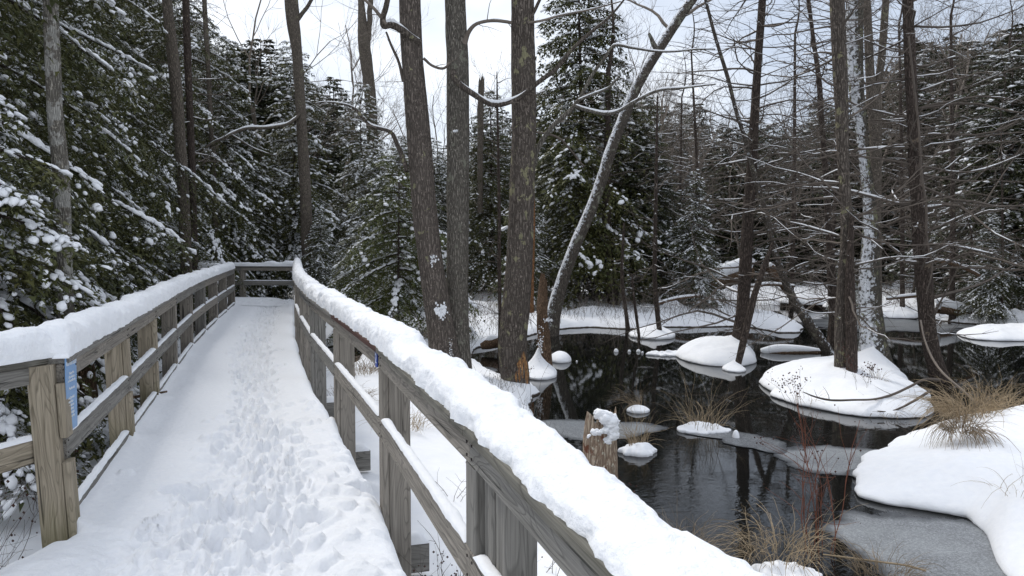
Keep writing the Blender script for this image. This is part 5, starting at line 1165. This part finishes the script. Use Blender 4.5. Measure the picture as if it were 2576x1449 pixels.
shrub('bramble', (-5.1, 7.6, -.7), 30, .8, M_TWIG, 'dark berried stems in the snow below the left railing beside the rotten stump', 4, .9, .7, .003, (0, 0), 6, bsize=.010, wob=.6)
shrub('bramble', (-.35, 4.6, -.72), 14, .55, M_TWIG, 'thin berried weed stalks in the snow just outside the right railing', 5, .35, 1.5, .002, (0, 0), 5, bsize=.007)
shrub('bramble', (-.1, 3.5, -.7), 16, .6, M_TWIG, 'weed stalks between the two nearest posts of the right railing', 6, .35, 1.5, .002, (0, 0), 5, bsize=.007)
shrub('weed', (P(1510, 1190, 6.55)[0], 6.58, ZW + .2), 4, .5, M_TWIGR, 'rusty dead weed clinging to the front of the pale stump', 7, .06, 5, .002, (0, 0), 6, bsize=.011)
shrub('weed', (P(2160, 960, 12.2)[0], 12.1, -.6), 7, .55, M_TWIG, 'dry weed with dark seed heads on the large islet before the twin trunks', 8, .3, 3, .0025, (0, 0), 5, bsize=.012)
shrub('weed', (P(2000, 1040, 11.9)[0], 11.9, ZW), 6, .6, M_TWIG, 'dead weed at the left tip of the large islet', 9, .12, 2.5, .0025, (0, 0), 5, bsize=.012)
shrub('weed', (4.3, 6.1, -.62), 7, .9, M_TWIGG, 'bare thin twigs at the right picture edge above the snow bank', 10, .25, .2, .0025, (.1, 0), 5)
shrub('weed', (.05, 12.5, -.65), 14, .45, M_TWIG, 'little weed stalks on the snow left of the chewed trunk', 11, .5, 1.2, .0025, (0, 0), 4)
for q, (u, v) in enumerate([(1550, 884), (1583, 884), (1606, 884)]):
    p = W(u, v); shrub('pond_twig', (p[0], p[1], ZW - .05), 2 + (q != 1), 1.2 + .2 * q, M_TWIG, ['forked twig rising from the first tiny snow ball', 'single straight twig rising from the middle tiny snow ball', 'forked twig rising from the third tiny snow ball'][q], 20 + q, .02, .2, .005, (0, 0), 3)

# fallen branches and logs
def log_px(name, ctrl, Y, m, label, Y1=None, snow=.9, n=50, twigs=0, cat='log', sk=1.0, L=.6, sides=12):
    path, rad = px_path(ctrl, Y, n, Y1); root = empty(name, tuple(path[0]), label, cat); g_ = Geo(); trunk_mesh(g_, path, rad, sides, .1, 2, False); g_.add(np.zeros((0, 3)), np.zeros((0, 4), int))
    add_part(root, g_, 'wood', m); gs = Geo(); snow_on(gs, path, rad, snow, 5, sk, 8, .6); add_part(root, gs, 'snow_cap', M_SNOW)
    if twigs: gt = Geo(); twiggy(gt, None, path, rad, twigs, L, np.random.default_rng(int(ctrl[0][0])), 0, .8, .2, .3); add_part(root, gt, 'twigs', M_TWIG)
    return root
log_px('fallen_branch', [(2364, 955, 7), (2325, 955, 6), (2290, 972, 6), (2244, 993, 6), (2200, 1004, 5), (2150, 1006, 5), (2085, 1006, 5), (2050, 998, 4), (2020, 986, 2)], 11.8, M_TWIG, 'long bare branch curving over the large islet from the dark flaky trunk', Y1=11.0, snow=.1, twigs=2, cat='branch')
log_px('fallen_branch', [(2345, 980, 7), (2300, 1008, 6), (2268, 1025, 5), (2235, 1036, 4), (2208, 1034, 3)], 11.2, M_TWIG, 'shorter lower branch over the right part of the large islet', snow=.1, twigs=2, cat='branch')
log_px('vine_branch', [(2316, 806, 4), (2325, 850, 4), (2345, 900, 5), (2372, 938, 5), (2420, 980, 5), (2460, 1015, 4), (2512, 1048, 2)], 12.0, M_TWIGG, 'thin branch sweeping down in front of the dark flaky trunk to the bank', Y1=10, snow=.3, twigs=1.5, cat='branch')
log_px('hanging_vine', [(2286, 90, 4), (2300, 220, 5), (2312, 330, 5), (2318, 430, 6), (2330, 520, 6), (2332, 600, 5), (2345, 680, 4), (2330, 740, 3)], 13.6, M_TWIG, 'long thin vine hanging beside the dark flaky trunk', snow=0, cat='vine', sides=6)
log_px('snowy_log', [(1915, 893, 16), (1950, 890, 22), (1990, 888, 20), (2030, 886, 14), (2066, 884, 6)], 17.9, M_ROT, 'snow-covered log floating left of the slanting tree foot', snow=1.3, sk=1.15, cat='log')
log_px('snowy_log', [(1722, 880, 6), (1760, 870, 8), (1800, 864, 9)], 17.6, M_TWIGG, 'thin driftwood pole leaning on the rounded islet', snow=1.0, cat='log')
log_px('snowy_log', [(1735, 735, 46), (1775, 722, 44), (1815, 706, 42), (1858, 690, 38), (1885, 682, 36)], 31, M_ROT, 'thick snow-topped log slanting up behind the straight larch trunk', Y1=32, snow=1.3, sk=1.15, cat='log')
log_px('snowy_log', [(1935, 672, 22), (1952, 690, 28), (1972, 712, 28), (1985, 735, 22)], 29, M_ROT, 'snowy slab of fallen trunk tilting down right of the straight larch', snow=1.4, sk=1.3, cat='log')
log_px('snowy_log', [(2345, 655, 7), (2390, 662, 9), (2430, 676, 9), (2465, 694, 8)], 24, M_ROT, 'snowy fallen trunk sloping down behind the dark flaky trunk', snow=1.2, cat='log', twigs=1)
log_px('snowy_log', [(2360, 775, 26), (2400, 782, 24), (2440, 792, 20)], 25, M_ROT, 'hollow snow-topped log end on the far right bank', snow=1.3, sk=1.2, cat='log')
log_px('snowy_log', [(1210, 872, 14), (1228, 866, 24), (1245, 862, 26), (1262, 860, 24)], 17.8, M_ROT, 'dark root log under the snow at the little cove between the big trunks', snow=.6, cat='log')
log_px('reed_stalk', [(2070, 1395, 4), (2110, 1400, 5), (2200, 1412, 5), (2290, 1425, 5), (2330, 1436, 5)], 6.0, M_GRASS, 'long pale reed stalk lying over the ice at the near edge', Y1=5.8, snow=.1, cat='reed', sides=6)
log_px('fallen_branch', [(180, 1000, 8), (230, 1010, 8), (290, 1005, 8), (330, 1000, 7), (420, 985, 5)], 8.2, M_ROT, 'brown fallen branch on the snow under the left railing', snow=.4, cat='branch')
log_px('fallen_branch', [(0, 928, 6), (60, 935, 6), (90, 950, 5), (150, 1010, 5)], 7.6, M_TWIG, 'dark stick behind the platform railing', snow=.2, cat='branch', twigs=3)
# hummocks of the flooded wood beyond the pond
rs_h = np.random.default_rng(31)
for q, (u, v, wd_) in enumerate([(1700, 742, 90), (1790, 748, 80), (1850, 735, 60), (1935, 745, 110), (2030, 752, 120), (2120, 760, 90), (2250, 775, 110), (2380, 760, 90), (2470, 770, 120), (2545, 790, 90), (2290, 735, 80), (2420, 722, 70), (1760, 712, 70), (1985, 722, 70), (2530, 740, 90), (1990, 700, 60), (2180, 728, 70), (1690, 775, 70)]):
    p = W(u, v, -.55); z_ = max(gz(p[0], p[1]), ZW) - .10; a_ = wd_ / 2 / F_PX * p[1]
    t8 = np.linspace(0, 2 * np.pi, 14, endpoint=False); pol = np.stack([p[0] + a_ * np.cos(t8), p[1] + a_ * 1.1 * np.sin(t8)], 1)
    tag(mound('snow_hummock', pol, .28 + .16 * rs_h.random(), 'snow-covered hummock among the brush of the flooded wood beyond the pond', 'snow hummock', rings=20, n=48, pw=1.9, rough=3, wob=.25, z0=z_), group='snow hummocks beyond the pond')
for q, c_ in enumerate([[(1650, 765, 6), (1700, 752, 7), (1760, 744, 6)], [(1880, 722, 6), (1930, 716, 7), (2000, 720, 5)], [(2010, 768, 8), (2070, 758, 8), (2130, 755, 6)], [(2230, 752, 6), (2300, 745, 8), (2350, 742, 6)], [(2430, 750, 7), (2500, 742, 8), (2576, 745, 7)], [(1440, 768, 5), (1490, 764, 6), (1540, 768, 4)]]):
    log_px('fallen_branch', c_, 26 + 2.2 * (q % 3), M_ROT, ['thin snowy pole on the bank right of the pointed islet', 'snowy pole lying behind the straight dark trunk', 'snowy fallen trunk behind the slanting tree', 'snowy pole left of the dark flaky trunk, far back', 'snowy fallen trunk far back at the right edge', 'short snowy stick on the bank right of the leaning tree'][q], snow=1.2, sk=1.1, twigs=2, cat='branch')
# pebbles at the stream
rs = np.random.default_rng(9); g_ = Geo()
for _ in range(90):
    p = W(rs.uniform(880, 925), rs.uniform(872, 950)); s = .03 + .05 * rs.random()
    if sdf(np.array([p[0]]), np.array([p[1]]), STREAM)[0] < -.5: continue
    th_ = np.linspace(0, 2 * np.pi, 8)[:-1]; ph = np.array([-.5, .2, .9]); V = np.array([(p[0] + s * math.cos(a_) * math.cos(t2), p[1] + s * math.cos(a_) * math.sin(t2), ZW + .01 + s * .5 * math.sin(a_)) for a_ in ph for t2 in th_])
    i2 = np.arange(2)[:, None] * 7; j = np.arange(7)[None]; k_ = (j + 1) % 7; g_.add(V, np.stack([i2 + j, i2 + k_, i2 + 7 + k_, i2 + 7 + j], -1).reshape(-1, 4)); g_.add(V[-7:], [list(range(7))])
tag(g_.build('pebbles', M_STONE), 'wet pebbles along the little stream beside the boardwalk', 'pebbles', None, 'stuff')
print('TRIS', sum(len(m_.polygons) for m_ in bpy.data.meshes))
